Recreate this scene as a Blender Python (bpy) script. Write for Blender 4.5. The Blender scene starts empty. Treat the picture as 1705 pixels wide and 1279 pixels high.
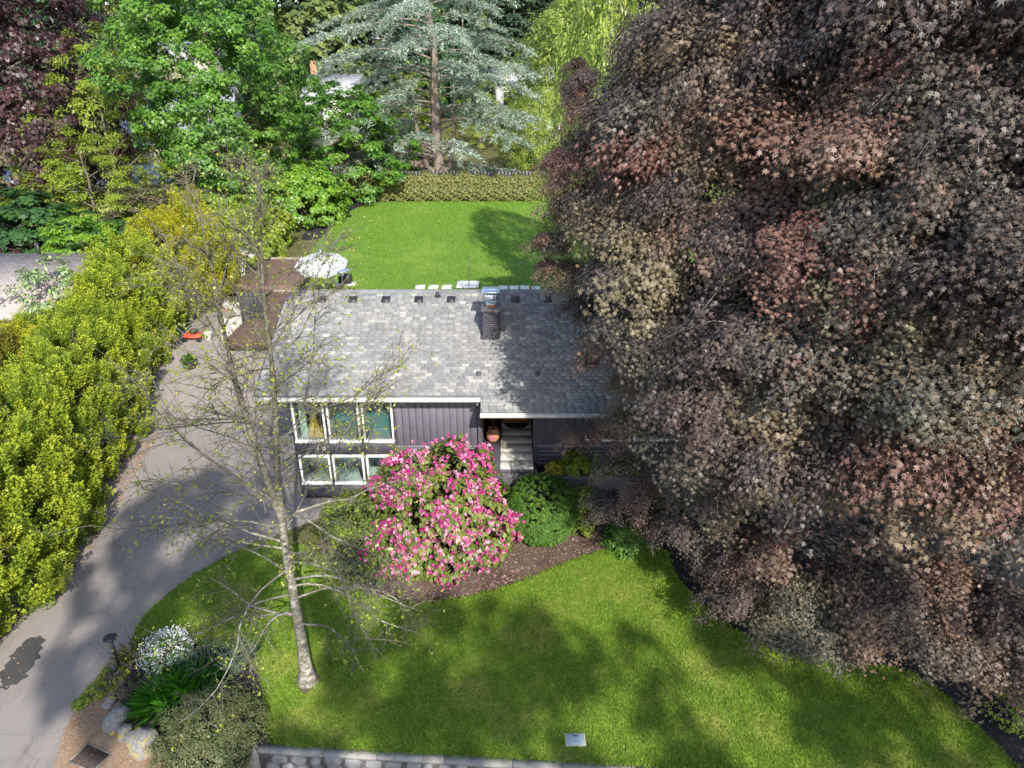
import bpy, math
import numpy as np
from mathutils import Vector

# ------------------------------------------------------------------ camera
SC = bpy.context.scene
COL = SC.collection
CAM_H, PITCH, FOC, CX, CY = 13.0, math.radians(25.4), 1180.0, 852.5, 639.5
cd = bpy.data.cameras.new('camera'); cam = bpy.data.objects.new('camera', cd); COL.objects.link(cam)
cam.location = (0, 0, CAM_H)
cam.rotation_euler = (math.pi/2 - PITCH, 0, 0)
cd.sensor_width = 36.0
cd.lens = 36.0*FOC/1705.0
cd.clip_start, cd.clip_end = 0.1, 3000
SC.camera = cam

# ------------------------------------------------------------------ sky and sun
SUN_EL, SUN_AZ = math.radians(37.5), math.radians(161.5)      # azimuth clockwise from +Y: behind the camera, a little right
S = Vector((math.sin(SUN_AZ)*math.cos(SUN_EL), math.cos(SUN_AZ)*math.cos(SUN_EL), math.sin(SUN_EL)))
W = bpy.data.worlds.new('World'); SC.world = W; W.use_nodes = True
nt = W.node_tree; nt.nodes.clear()
sky = nt.nodes.new('ShaderNodeTexSky'); sky.sky_type = 'NISHITA'; sky.sun_disc = False
sky.sun_elevation = SUN_EL; sky.sun_rotation = SUN_AZ
bg = nt.nodes.new('ShaderNodeBackground'); bg.inputs['Strength'].default_value = 0.15
wo = nt.nodes.new('ShaderNodeOutputWorld')
nt.links.new(sky.outputs[0], bg.inputs[0]); nt.links.new(bg.outputs[0], wo.inputs[0])
sl = bpy.data.lights.new('sun', 'SUN'); sl.energy = 3.7; sl.angle = math.radians(0.5); sl.color = (1.0, 0.95, 0.86)
so = bpy.data.objects.new('sun', sl); COL.objects.link(so)
so.rotation_euler = (-S).to_track_quat('-Z', 'Y').to_euler(); so.location = (12, -40, 40)
SC.view_settings.view_transform = 'Standard'; SC.view_settings.look = 'None'
SC.view_settings.exposure = 1.2; SC.view_settings.gamma = 1.0; SC.view_settings.use_curve_mapping = False
SC.cycles.max_bounces = 6; SC.cycles.diffuse_bounces = 3; SC.cycles.glossy_bounces = 2
SC.cycles.transmission_bounces = 4; SC.cycles.transparent_max_bounces = 8
SC.cycles.caustics_reflective = False; SC.cycles.caustics_refractive = False
SC.cycles.use_denoising = True; SC.cycles.sample_clamp_indirect = 4.0

# ------------------------------------------------------------------ measuring helpers
cp, sp = math.cos(PITCH), math.sin(PITCH)
def ray(px, py):
    u, v = (px-CX)/FOC, (py-CY)/FOC
    return np.array([u, cp - v*sp, -sp - v*cp])
def gz(px, py, z=0.0):
    d = ray(px, py); t = (z-CAM_H)/d[2]; return np.array([d[0]*t, d[1]*t, z])
def gy(px, py, Y):
    d = ray(px, py); t = Y/d[1]; return np.array([d[0]*t, Y, CAM_H + d[2]*t])
def sstep(a, b, x):
    t = np.clip((x-a)/(b-a), 0, 1); return t*t*(3-2*t)
def terrain(x, y):
    x = np.asarray(x, float); y = np.asarray(y, float)
    z = 1.2*sstep(22.5, 30, y) + 0.035*np.maximum(0, y-78)
    return z

# ------------------------------------------------------------------ mesh helpers
def np_mesh(name, V, F, mat=None, attrs=None, smooth=False):
    """F: list of (n,k) int arrays (or a single one)"""
    if not isinstance(F, (list, tuple)): F = [F]
    F = [np.asarray(f, np.int32) for f in F if len(f)]
    me = bpy.data.meshes.new(name)
    V = np.asarray(V, np.float32)
    me.vertices.add(len(V)); me.vertices.foreach_set('co', V.ravel())
    tot = np.concatenate([np.full(len(f), f.shape[1], np.int32) for f in F])
    idx = np.concatenate([f.ravel() for f in F])
    me.loops.add(len(idx)); me.loops.foreach_set('vertex_index', idx)
    me.polygons.add(len(tot))
    me.polygons.foreach_set('loop_start', np.concatenate([[0], np.cumsum(tot)[:-1]]).astype(np.int32))
    me.polygons.foreach_set('loop_total', tot)
    if attrs:
        for k, a in attrs.items():
            at = me.attributes.new(k, 'FLOAT', 'FACE'); at.data.foreach_set('value', np.asarray(a, np.float32))
    if smooth: me.polygons.foreach_set('use_smooth', np.ones(len(tot), bool))
    me.update(calc_edges=True); me.validate()
    if mat is not None: me.materials.append(mat)
    return me

def world_off(p):
    o = np.zeros(3)
    while p is not None:
        o = o + np.array(p.location); p = p.parent
    return o
def props(o, label=None, cat=None, group=None, kind=None):
    if label: o['label'] = label
    if cat: o['category'] = cat
    if group: o['group'] = group
    if kind: o['kind'] = kind
    return o
def thing(name, loc, label, cat, group=None):
    o = bpy.data.objects.new(name, None); COL.objects.link(o); o.location = tuple(loc)
    o.empty_display_size = 0.3
    return props(o, label, cat, group)
def put(name, me, parent=None, loc=(0, 0, 0), rot=(0, 0, 0), scale=(1, 1, 1)):
    """loc is in the parent's frame"""
    o = bpy.data.objects.new(name, me); COL.objects.link(o)
    o.parent = parent; o.location = tuple(loc); o.rotation_euler = tuple(rot); o.scale = tuple(scale)
    return o
def part(name, V, F, mat, parent=None, attrs=None, smooth=False):
    """V in world coordinates"""
    V = np.asarray(V, float) - world_off(parent)
    return put(name, np_mesh(name, V, F, mat, attrs, smooth), parent)
class B:
    """collects boxes / quads / tubes into one mesh"""
    def __init__(s): s.V = []; s.F = {}; s.n = 0
    def add(s, V, F):
        V = np.asarray(V, float); F = np.asarray(F, int)
        s.V.append(V); s.F.setdefault(F.shape[1], []).append(F + s.n); s.n += len(V); return s
    def box(s, x0, x1, y0, y1, z0, z1):
        V = [(x, y, z) for z in (z0, z1) for y in (y0, y1) for x in (x0, x1)]
        return s.add(V, [(0, 2, 3, 1), (4, 5, 7, 6), (0, 1, 5, 4), (2, 6, 7, 3), (0, 4, 6, 2), (1, 3, 7, 5)])
    def bevbox(s, x0, x1, y0, y1, z0, z1, b=0.02):
        c = np.array([(x0+x1)/2, (y0+y1)/2, (z0+z1)/2]); h = np.array([(x1-x0)/2, (y1-y0)/2, (z1-z0)/2])
        b = min(b, h.min()*0.9); V = []; ids = {}
        for sx in (-1, 1):
            for sy in (-1, 1):
                for sz in (-1, 1):
                    sg = np.array([sx, sy, sz])
                    for a in range(3):
                        p = sg*(h-b); p[a] = sg[a]*h[a]; ids[(sx, sy, sz, a)] = len(V); V.append(c+p)
        Q = []; T = []
        for a in range(3):
            b1, c1 = (a+1) % 3, (a+2) % 3
            for sg in (-1, 1):
                ring = []
                for u, v in ((-1, -1), (1, -1), (1, 1), (-1, 1)):
                    k = [0, 0, 0]; k[a] = sg; k[b1] = u; k[c1] = v; ring.append(ids[(*k, a)])
                Q.append(ring if sg > 0 else ring[::-1])
            for u in (-1, 1):
                for v in (-1, 1):
                    def idk(w, ax):
                        k = [0, 0, 0]; k[a] = w; k[b1] = u; k[c1] = v; return ids[(*k, ax)]
                    r = [idk(-1, b1), idk(1, b1), idk(1, c1), idk(-1, c1)]
                    Q.append(r if u*v < 0 else r[::-1])
        for sx in (-1, 1):
            for sy in (-1, 1):
                for sz in (-1, 1):
                    r = [ids[(sx, sy, sz, a)] for a in range(3)]
                    T.append(r if sx*sy*sz > 0 else r[::-1])
        n = s.n; s.V.append(np.array(V)); s.n += len(V)
        s.F.setdefault(4, []).append(np.array(Q)+n); s.F.setdefault(3, []).append(np.array(T)+n); return s
    def tube(s, P, R, k=6, cap=True):
        P = np.asarray(P, float); R = np.broadcast_to(np.asarray(R, float), (len(P),))
        V, F = tube_np(P, R, k); s.add(V, F)
        if cap:
            s.F.setdefault(k, []).append((np.arange(k)[::-1]+s.n-len(V))[None]); s.F[k].append((np.arange(k)+s.n-k)[None])
        return s
    def lathe(s, c, prof, k=16):
        a = np.linspace(0, 2*np.pi, k, endpoint=False); V = []
        for r, z in prof: V += [(c[0]+r*math.cos(t), c[1]+r*math.sin(t), c[2]+z) for t in a]
        m = len(prof); F = []
        for i in range(m-1):
            for j in range(k): F.append((i*k+j, i*k+(j+1) % k, (i+1)*k+(j+1) % k, (i+1)*k+j))
        return s.add(V, F)
    def poly(s, P): 
        P = np.asarray(P, float); return s.add(P, np.arange(len(P))[None])
    def prism(s, P, z0, z1):
        P = np.asarray(P, float); n = len(P)
        A = np.c_[P[:, :2], np.full(n, z0)]; C = np.c_[P[:, :2], np.full(n, z1)]
        i = np.arange(n); j = (i+1) % n
        s.add(np.r_[A, C], np.c_[i, j, j+n, i+n])
        m = s.n-2*n
        s.F.setdefault(n, []).append((np.arange(n)[::-1]+m)[None]); s.F[n].append((np.arange(n)+m+n)[None]); return s
    def arrays(s): return np.concatenate(s.V), [np.concatenate(f) for f in s.F.values()]
    def part(s, name, mat, parent=None, smooth=False):
        V, F = s.arrays(); return part(name, V, F, mat, parent, None, smooth)
    def mesh(s, name, mat, smooth=False):
        V, F = s.arrays(); return np_mesh(name, V, F, mat, None, smooth)

def tube_np(P, R, k=5):
    P = np.asarray(P, float); n = len(P)
    T = np.gradient(P, axis=0); T /= np.linalg.norm(T, axis=1)[:, None]+1e-9
    ref = np.array([0.31, 0.17, 0.93]) if abs(T[0] @ np.array([0.31, 0.17, 0.93])) < 0.9 else np.array([1.0, 0, 0])
    A = np.cross(T, ref); A /= np.linalg.norm(A, axis=1)[:, None]+1e-9; Bn = np.cross(T, A)
    a = np.linspace(0, 2*np.pi, k, endpoint=False)
    V = P[:, None] + R[:, None, None]*(np.cos(a)[None, :, None]*A[:, None] + np.sin(a)[None, :, None]*Bn[:, None])
    i, j = np.meshgrid(np.arange(n-1), np.arange(k), indexing='ij'); j2 = (j+1) % k
    F = np.stack([i*k+j, i*k+j2, (i+1)*k+j2, (i+1)*k+j], -1).reshape(-1, 4)
    return V.reshape(-1, 3), F
def tubes(lines, k=5):
    VV, FF, n = [], [], 0
    for P, R in lines:
        V, F = tube_np(P, np.asarray(R, float), k); VV.append(V); FF.append(F+n); n += len(V)
    return np.concatenate(VV), np.concatenate(FF)

def unit(a): return a/(np.linalg.norm(a, axis=-1, keepdims=True)+1e-9)
MAPLE = np.array([(.30, .02, -.05), (.62, .30, -.10), (.30, .42, .02), (.55, .80, -.10), (.15, .62, .03), (0, 1.08, -.14), (-.15, .62, .03), (-.55, .80, -.10), (-.30, .42, .02), (-.62, .30, -.10), (-.30, .02, -.05)])
MAPLE = np.array([(0, 0, 0), (.60, .18, -.10), (.26, .36, .02), (.56, .76, -.10), (.15, .60, .03), (0, 1.08, -.14), (-.15, .60, .03), (-.56, .76, -.10), (-.26, .36, .02), (-.60, .18, -.10)])
PALM = np.array([(.24, .0, -.04), (.66, .38, -.10), (.32, .58, .03), (0, 1.06, -.14), (-.32, .58, .03), (-.66, .38, -.10), (-.24, .0, -.04)])
STAR = np.array([(0, 0, 0), (.62, .45, -.06), (.20, .52, .04), (0, 1.05, -.12), (-.20, .52, .04), (-.62, .45, -.06)])
OVAL = np.array([(0, 0, 0), (.30, .45, .06), (0, 1, -.10), (-.30, .45, .06)])
WIDE = np.array([(0, 0, 0), (.48, .35, .05), (.25, .85, -.05), (0, 1, -.12), (-.25, .85, -.05), (-.48, .35, .05)])
SPRAY = np.array([(0, 0, 0), (.42, .62, -.06), (.16, .55, .04), (0, 1, -.1), (-.16, .55, .04), (-.42, .62, -.06)])
NEEDLE = np.array([(-.09, 0, 0), (.09, 0, 0), (0, 1, 0.0)])
BLADE = np.array([(-.06, 0, 0), (.06, 0, 0), (.05, .5, .10), (0, 1, .42), (-.05, .5, .10)])
def leaves(C, N, T, size, tmpl):
    Bv = unit(np.cross(T, N)); T2 = np.cross(N, Bv)
    size = np.broadcast_to(np.asarray(size, float), (len(C),))
    V = C[:, None] + size[:, None, None]*(tmpl[None, :, 0, None]*Bv[:, None] + tmpl[None, :, 1, None]*T2[:, None] + tmpl[None, :, 2, None]*N[:, None])
    k = len(tmpl); return V.reshape(-1, 3), np.arange(len(C)*k).reshape(-1, k)

def clumps(rng, prof, z0, z1, n, inner=.55, lob=.14):
    """twig ends filling a crown; prof(t) -> radius.  Returns positions and outward directions"""
    tt = np.linspace(0, 1, 200); w = np.maximum(prof(tt), 0.02); cdf = np.cumsum(w); cdf /= cdf[-1]
    t = np.interp(rng.random(n), cdf, tt); a = rng.random(n)*2*np.pi
    ph = rng.random(6)*6.28
    m = 1 + lob*(np.sin(3*a+ph[0]+5*t)+.8*np.sin(5*a+ph[1]-9*t)+.6*np.sin(8*a+ph[2]+14*t))
    f = inner+(1-inner)*rng.random(n)**.45
    r = prof(t)*m*f
    slope = np.gradient(prof(tt), tt); sl_ = np.interp(t, tt, slope)/(z1-z0)
    o = unit(np.c_[np.cos(a), np.sin(a), np.clip(-sl_, -1.2, 2.5)])
    P = np.c_[r*np.cos(a), r*np.sin(a), z0+(z1-z0)*t + rng.normal(0, .03*(z1-z0), n)]
    return P, o, f
def spray_leaves(rng, P, O, per, cs, flat=.6, out=1.0, upn=.7, jit=.35, tip_down=.8, tip_out=.6):
    n = len(P); C0 = np.repeat(P, per, 0); o = np.repeat(O, per, 0)
    cs = np.repeat(np.broadcast_to(np.asarray(cs, float), (n,))*(.7+.6*rng.random(n)), per)
    d = unit(rng.normal(0, 1, (n*per, 3)) + o*out + np.array([0, 0, .25]))
    C = C0 + d*cs[:, None]*(rng.random(n*per)**.4)[:, None]*np.array([1, 1, flat])
    N = unit(d*.6 + np.array([0, 0, upn]) + o*.5 + rng.normal(0, jit, (n*per, 3)))
    T = unit(o*tip_out + np.array([0, 0, -tip_down]) + rng.normal(0, .45, (n*per, 3)))
    return C, N, T, np.repeat(rng.random(n), per)
def leaf_mesh(name, rng, C, N, T, size, tmpl, mat, clump=None, var=.35):
    s = size*(1-var+2*var*rng.random(len(C)))
    V, F = leaves(C, N, T, s, tmpl)
    return np_mesh(name, V, F, mat, {'rnd': rng.random(len(C)), 'clump': clump if clump is not None else rng.random(len(C))})

# ------------------------------------------------------------------ materials
def lin(c): return tuple(((x/255)/12.92 if x/255 <= .04045 else ((x/255+.055)/1.055)**2.4) for x in c)
class M:
    def __init__(s, name):
        s.m = bpy.data.materials.new(name); s.m.use_nodes = True; s.t = s.m.node_tree; s.t.nodes.clear()
        s.out = s.t.nodes.new('ShaderNodeOutputMaterial'); s.p = s.n('ShaderNodeBsdfPrincipled')
        s.t.links.new(s.p.outputs[0], s.out.inputs[0])
    def n(s, ty, **k):
        x = s.t.nodes.new(ty)
        for a, b in k.items():
            if a.startswith('i_'): x.inputs[a[2:].replace('_', ' ')].default_value = b
            else: setattr(x, a, b)
        return x
    def l(s, a, b): s.t.links.new(a, b)
    def ramp(s, src, stops, interp='LINEAR'):
        r = s.n('ShaderNodeValToRGB'); r.color_ramp.interpolation = interp
        e = r.color_ramp.elements
        while len(e) < len(stops): e.new(0.5)
        for x, (p, c) in zip(e, stops): x.position = p; x.color = (*c, 1)
        s.l(src, r.inputs[0]); return r.outputs[0]
    def coords(s, obj=False):
        if obj: return s.n('ShaderNodeTexCoord').outputs['Object']
        return s.n('ShaderNodeNewGeometry').outputs['Position']
    def noise(s, scale, detail=3.0, rough=.6, vec=None, stretch=None):
        x = s.n('ShaderNodeTexNoise'); x.inputs['Scale'].default_value = scale
        x.inputs['Detail'].default_value = detail; x.inputs['Roughness'].default_value = rough
        v = vec if vec is not None else s.coords()
        if stretch:
            mp = s.n('ShaderNodeMapping'); mp.inputs['Scale'].default_value = stretch; s.l(v, mp.inputs[0]); v = mp.outputs[0]
        s.l(v, x.inputs['Vector']); return x.outputs['Fac']
    def mix(s, f, a, b, mode='MIX'):
        x = s.n('ShaderNodeMix'); x.data_type = 'RGBA'; x.blend_type = mode
        for i, v in ((0, f), (6, a), (7, b)):
            if isinstance(v, (int, float)): x.inputs[i].default_value = v
            elif isinstance(v, tuple): x.inputs[i].default_value = (*v, 1)
            else: s.l(v, x.inputs[i])
        return x.outputs[2]
    def bump(s, h, strength=.4, dist=.02):
        x = s.n('ShaderNodeBump'); x.inputs['Strength'].default_value = strength; x.inputs['Distance'].default_value = dist
        s.l(h, x.inputs['Height']); s.l(x.outputs[0], s.p.inputs['Normal'])
    def col(s, c):
        if isinstance(c, tuple): s.p.inputs['Base Color'].default_value = (*c, 1)
        else: s.l(c, s.p.inputs['Base Color'])
        return s
    def rough(s, r, spec=None, metal=None):
        s.p.inputs['Roughness'].default_value = r
        if spec is not None: s.p.inputs['Specular IOR Level'].default_value = spec
        if metal is not None: s.p.inputs['Metallic'].default_value = metal
        return s
    def attr(s, name):
        x = s.n('ShaderNodeAttribute'); x.attribute_name = name; return x.outputs['Fac']
def simple(name, c, r=.6, var=.25, scale=6.0, bump=.15, metal=0.0, spec=.4, bscale=None, obj=False):
    m = M(name); v = m.coords(obj)
    f = m.noise(scale, 5, .65, v)
    lo = tuple(x*(1-var) for x in c); hi = tuple(min(1, x*(1+var)) for x in c)
    m.col(m.ramp(f, [(.3, lo), (.7, hi)])).rough(r, spec, metal)
    if bump: m.bump(m.noise(bscale or scale*6, 4, .7, v), bump, .01)
    return m.m
def leafmat(name, stops, stops2=None, trans=.35, r=.45, spec=.5, cl=.5, tint=(1, 1, 1), tone=None):
    """colour from a per-leaf random and a per-twig random"""
    m = M(name); a = m.attr('rnd'); c = m.attr('clump')
    c1 = m.ramp(a, stops)
    if stops2: c1 = m.mix(cl, c1, m.ramp(c, stops2))
    if tone: c1 = m.mix(.55, c1, m.ramp(m.n('ShaderNodeObjectInfo').outputs['Random'], tone))
    m.col(c1).rough(r, spec)
    if trans > 0:
        tr = m.n('ShaderNodeBsdfTranslucent'); m.l(m.mix(1.0, c1, tuple(1.25*t for t in tint), 'MULTIPLY'), tr.inputs[0])
        mx = m.n('ShaderNodeMixShader'); mx.inputs[0].default_value = trans
        m.l(m.p.outputs[0], mx.inputs[1]); m.l(tr.outputs[0], mx.inputs[2]); m.l(mx.outputs[0], m.out.inputs[0])
    return m.m
rng = np.random.default_rng(7)
# ------------------------------------------------------------------ surface materials
def lawn_mat(name, cols, patch, scale=.55, patch_lo=.56):
    m = M(name)
    fine = m.noise(38, 5, .75); mid = m.noise(3.2, 4, .6); big = m.noise(scale, 3, .55)
    c = m.ramp(fine, [(.28, cols[0]), (.5, cols[1]), (.74, cols[2])])
    c = m.mix(m.ramp(mid, [(.35, (0, 0, 0)), (.7, (1, 1, 1))]), c, m.mix(.8, c, cols[0]))
    c = m.mix(m.ramp(big, [(patch_lo, (0, 0, 0)), (patch_lo+.16, (1, 1, 1))]), c, m.mix(.62, c, patch))
    mot = m.noise(9, 4, .65); c = m.mix(m.ramp(mot, [(.42, (0, 0, 0)), (.66, (.7, .7, .7))]), c, m.mix(.75, c, cols[0]))
    m.col(c).rough(.85, .2); m.bump(fine, .8, .04); return m.m
MAT = {}
MAT['lawn_front'] = lawn_mat('lawn_front', [(.070, .132, .014), (.165, .27, .028), (.29, .40, .055)], (.42, .36, .10), .6, .51)
MAT['lawn_back'] = lawn_mat('lawn_back', [(.075, .15, .016), (.125, .235, .024), (.19, .31, .045)], (.20, .29, .05), .3, .5)
MAT['grass'] = leafmat('grass', [(0, (.072, .145, .014)), (.5, (.175, .28, .028)), (1, (.33, .41, .065))], trans=.3, r=.6, spec=.25)
MAT['grass_back'] = leafmat('grass_back', [(0, (.085, .17, .016)), (.5, (.14, .25, .026)), (1, (.22, .33, .055))], trans=.3, r=.6, spec=.25)
def soil(name, a, b, c, sc=30, bump=.8):
    m = M(name); f = m.noise(sc, 6, .8); g = m.noise(1.3, 4, .6)
    k = m.mix(m.ramp(g, [(.35, (0, 0, 0)), (.7, (1, 1, 1))]), m.ramp(f, [(.3, a), (.7, b)]), m.ramp(f, [(.3, b), (.75, c)]))
    m.col(k).rough(.95, .15); m.bump(f, bump, .05); return m.m
MAT['ground'] = soil('ground', (.05, .045, .022), (.10, .10, .035), (.14, .13, .05), 9)
MAT['mulch_dark'] = soil('mulch_dark', (.012, .011, .012), (.03, .028, .03), (.06, .055, .055), 45)
MAT['soil_brown'] = soil('soil_brown', (.06, .038, .03), (.14, .095, .075), (.23, .17, .14), 26, 1.0)
MAT['dirt'] = soil('dirt', (.16, .10, .06), (.26, .18, .12), (.36, .27, .19), 22, .5)
def asphalt():
    m = M('asphalt'); f = m.noise(120, 3, .8); g = m.noise(.5, 4, .55); h = m.noise(3, 4, .7)
    c = m.ramp(f, [(.25, (.155, .137, .125)), (.55, (.225, .20, .184)), (.8, (.31, .28, .26))])
    c = m.mix(m.ramp(g, [(.4, (0, 0, 0)), (.68, (1, 1, 1))]), c, m.mix(.5, c, (.27, .225, .20)))
    c = m.mix(m.ramp(h, [(.55, (0, 0, 0)), (.75, (1, 1, 1))]), c, m.mix(.25, c, (.14, .13, .13)))
    # hairline cracks
    v = m.n('ShaderNodeTexVoronoi', feature='DISTANCE_TO_EDGE'); v.inputs['Scale'].default_value = .38
    wv = m.n('ShaderNodeTexNoise'); wv.inputs['Scale'].default_value = 1.2; wv.inputs['Detail'].default_value = 6
    p = m.coords(); m.l(p, wv.inputs[0]); a = m.n('ShaderNodeVectorMath', operation='MULTIPLY_ADD'); m.l(wv.outputs['Color'], a.inputs[0])
    a.inputs[1].default_value = (.9, .9, .9); m.l(p, a.inputs[2]); m.l(a.outputs[0], v.inputs['Vector'])
    cr = m.ramp(v.outputs['Distance'], [(.0, (1, 1, 1)), (.005, (0, 0, 0))])
    c = m.mix(cr, c, m.mix(.55, c, (.09, .08, .075)))
    st = m.noise(1.1, 5, .7, None, (1.0, .35, 1)); c = m.mix(m.ramp(st, [(.52, (0, 0, 0)), (.72, (.75, .75, .75))]), c, m.mix(.55, c, (.10, .085, .075)))
    sp2 = m.noise(6, 5, .8); c = m.mix(m.ramp(sp2, [(.62, (0, 0, 0)), (.70, (.6, .6, .6))]), c, (.30, .27, .25))
    m.col(c).rough(.9, .25); m.bump(f, .5, .01); return m.m
MAT['asphalt'] = asphalt()
MAT['asphalt_patch'] = soil('asphalt_patch', (.035, .034, .034), (.062, .06, .058), (.09, .085, .08), 70, .5)
MAT['street'] = soil('street', (.06, .06, .06), (.10, .10, .10), (.14, .14, .135), 70, .4)

# ------------------------------------------------------------------ ground, lawns, drive, beds
def yw(x): return 9.97-(x+5.2)*.0646
xs = np.unique(np.r_[np.linspace(-300, -60, 25), np.linspace(-60, -6, 28), -5.31, -5.3, np.linspace(-4, 60, 33), np.linspace(70, 300, 24)])
ys = np.r_[np.linspace(12, 40, 29), np.linspace(42, 120, 40), np.linspace(125, 600, 60)]
Y0 = np.where(xs > -5.305, np.array([yw(min(x, 60)) for x in xs]), 2.0)
XX = np.repeat(xs[None], len(ys)+1, 0); YY = np.vstack([Y0, np.repeat(ys[:, None], len(xs), 1)])
ZZ = terrain(XX, YY)
nr, nc = XX.shape; i, j = np.meshgrid(np.arange(nr-1), np.arange(nc-1), indexing='ij')
F = np.stack([i*nc+j, i*nc+j+1, (i+1)*nc+j+1, (i+1)*nc+j], -1).reshape(-1, 4)
props(part('ground', np.c_[XX.ravel(), YY.ravel(), ZZ.ravel()], F, MAT['ground']), kind='structure')
props(B().poly([(-120, -120, -1.2), (120, -120, -1.2), (120, 9.6, -1.2), (-120, 9.6, -1.2)]).part('street', MAT['street']), kind='structure')

def in_poly(P, poly):
    x, y = P[:, 0], P[:, 1]; r = np.zeros(len(P), bool); n = len(poly)
    for a in range(n):
        x0, y0 = poly[a][:2]; x1, y1 = poly[(a+1) % n][:2]
        c = (y0 > y) != (y1 > y)
        r ^= c & (x < (x1-x0)*(y-y0)/(y1-y0+1e-12)+x0)
    return r
def smooth_poly(P, it=2):
    P = np.asarray(P, float)
    for _ in range(it):
        Q = np.roll(P, -1, 0); P = np.stack([.75*P+.25*Q, .25*P+.75*Q], 1).reshape(-1, P.shape[1])
    return P
def sheet(name, P, z, mat, thick=.03, kind='structure', grid=None):
    P = np.asarray(P, float); b = B(); n = len(P)
    top = np.c_[P[:, :2], np.full(n, z)]; low = np.c_[P[:, :2], np.full(n, z-thick)]
    b.poly(top); i = np.arange(n); j = (i+1) % n
    b.add(np.r_[low, top], np.c_[i, j, j+n, i+n])
    return props(b.part(name, mat), kind=kind)

lawn_px = [(446, 900), (400, 918), (340, 950), (290, 985), (250, 1020), (222, 1062), (250, 1074), (330, 1072), (395, 1088), (425, 1105), (440, 1140), (446, 1190), (446, 1240)]
LAWN = [gz(*p)[:2] for p in lawn_px]
LAWN += [np.array([x, yw(x)+.03]) for x in (-4, -2, 0, 2, 4, 6, 8, 10)]
LAWN += [gz(*p)[:2] for p in [(1690, 1279), (1640, 1230), (1560, 1150), (1500, 1115), (1400, 1108), (1290, 1092), (1200, 1040), (1140, 985), (1118, 955), (1108, 915), (1060, 905), (960, 933), (880, 968), (790, 998), (700, 1008), (640, 1005), (590, 985), (560, 950), (520, 915)]]
# round off the edges but keep the wall side straight
LAWN = smooth_poly(LAWN, 2)
sheet('front_lawn', LAWN, .045, MAT['lawn_front'], .05)
BACK = smooth_poly([gz(*p, 1.2)[:2] for p in [(500, 468), (522, 408), (556, 372), (598, 343), (640, 336), (760, 333), (930, 332), (1100, 334), (1180, 345), (1180, 480), (900, 505), (480, 505)]], 2)
sheet('back_lawn', BACK, 1.225, MAT['lawn_back'], .05)

# asphalt drive, row by row along its length
dl = np.array([(3, -13.4), (9, -13.3), (12, -13.4), (14, -13.3), (16, -12.9), (18, -13.2), (20, -13.6), (24, -14.4), (28, -15.2), (33, -16.2)])
rp = [gz(*p) for p in [(60, 1330), (95, 1279), (125, 1200), (150, 1150), (190, 1105), (218, 1066), (250, 1020), (290, 985), (340, 950), (400, 918), (446, 898)]]
dr = np.array([(p[1], p[0]) for p in rp] + [(15.6, -4.6), (18.85, -4.6), (18.86, -6.68), (27.5, -6.68), (29, -12.6), (33, -12.9)])
dr = dr[np.argsort(dr[:, 0], kind='stable')]
yy = np.unique(np.r_[np.linspace(9.2, 33, 90), 18.85, 18.86]); yy = yy[yy >= dr[0, 0]]
XL = np.interp(yy, dl[:, 0], dl[:, 1]); XR = np.interp(yy, dr[:, 0], dr[:, 1])
tt = np.linspace(0, 1, 7); V = np.stack([XL[:, None]*(1-tt)+XR[:, None]*tt, np.repeat(yy[:, None], 7, 1), np.repeat((terrain(0*yy, yy)+.022)[:, None], 7, 1)], -1)
i, j = np.meshgrid(np.arange(len(yy)-1), np.arange(6), indexing='ij')
props(part('driveway', V.reshape(-1, 3), np.stack([i*7+j, i*7+j+1, (i+1)*7+j+1, (i+1)*7+j], -1).reshape(-1, 4), MAT['asphalt']), kind='structure')
props(B().poly([(-14, 2, .014), (-7.3, 2, .014), (-7.3, 9.3, .014), (-14, 9.3, .014)]).part('driveway_apron', MAT['asphalt']), kind='structure')
pp = smooth_poly([gz(*p)[:2] for p in [(70, 1058), (74, 1075), (62, 1100), (45, 1130), (15, 1148), (2, 1150), (0, 1132), (10, 1105), (25, 1085), (48, 1064)]], 2)
pp = smooth_poly(pp, 1); _a = np.arange(len(pp)); pp[:, 0] += .035*np.sin(_a*1.3)+.03*np.sin(_a*.61+1)+rng.normal(0, .012, len(pp)); pp[:, 1] += .03*np.sin(_a*.9+2)+rng.normal(0, .012, len(pp))
sheet('driveway_patch', pp, .028, MAT['asphalt_patch'], .004)
sheet('verge_dirt', smooth_poly([gz(*p)[:2] for p in [(205, 1070), (240, 1085), (230, 1120), (205, 1150), (200, 1190), (260, 1240), (300, 1279), (320, 1400), (40, 1400), (92, 1279), (110, 1210), (148, 1150), (180, 1100)]], 1), .030, MAT['dirt'], .02)
sheet('mulch_bed', smooth_poly([gz(*p)[:2] for p in [(232, 1092), (330, 1066), (412, 1085), (452, 1130), (452, 1246), (300, 1275), (215, 1200), (196, 1160)]], 1), .038, MAT['mulch_dark'], .03)
sheet('soil_bed', [(-5.6, 13.2), (-2, 13.0), (3.9, 13.0), (3.9, 18.88), (-4.6, 18.88), (-5.6, 17.0)], .013, MAT['soil_brown'], .01)
sheet('mulch_bed', [(3.2, 8.2), (34, 6.5), (34, 18.6), (3.2, 18.6)], .018, MAT['mulch_dark'], .01)
sheet('mulch_bed', smooth_poly([gz(*p, 1.2)[:2] for p in [(500, 395), (520, 378), (545, 377), (552, 385), (540, 396), (505, 402)]], 2), 1.24, MAT['mulch_dark'], .05)
sheet('mulch_bed', smooth_poly([gz(*p, 1.2)[:2] for p in [(520, 372), (560, 352), (585, 335), (640, 329), (1000, 326), (1000, 334), (640, 338), (598, 346), (556, 374)]], 1), 1.215, MAT['mulch_dark'], .02)
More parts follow.
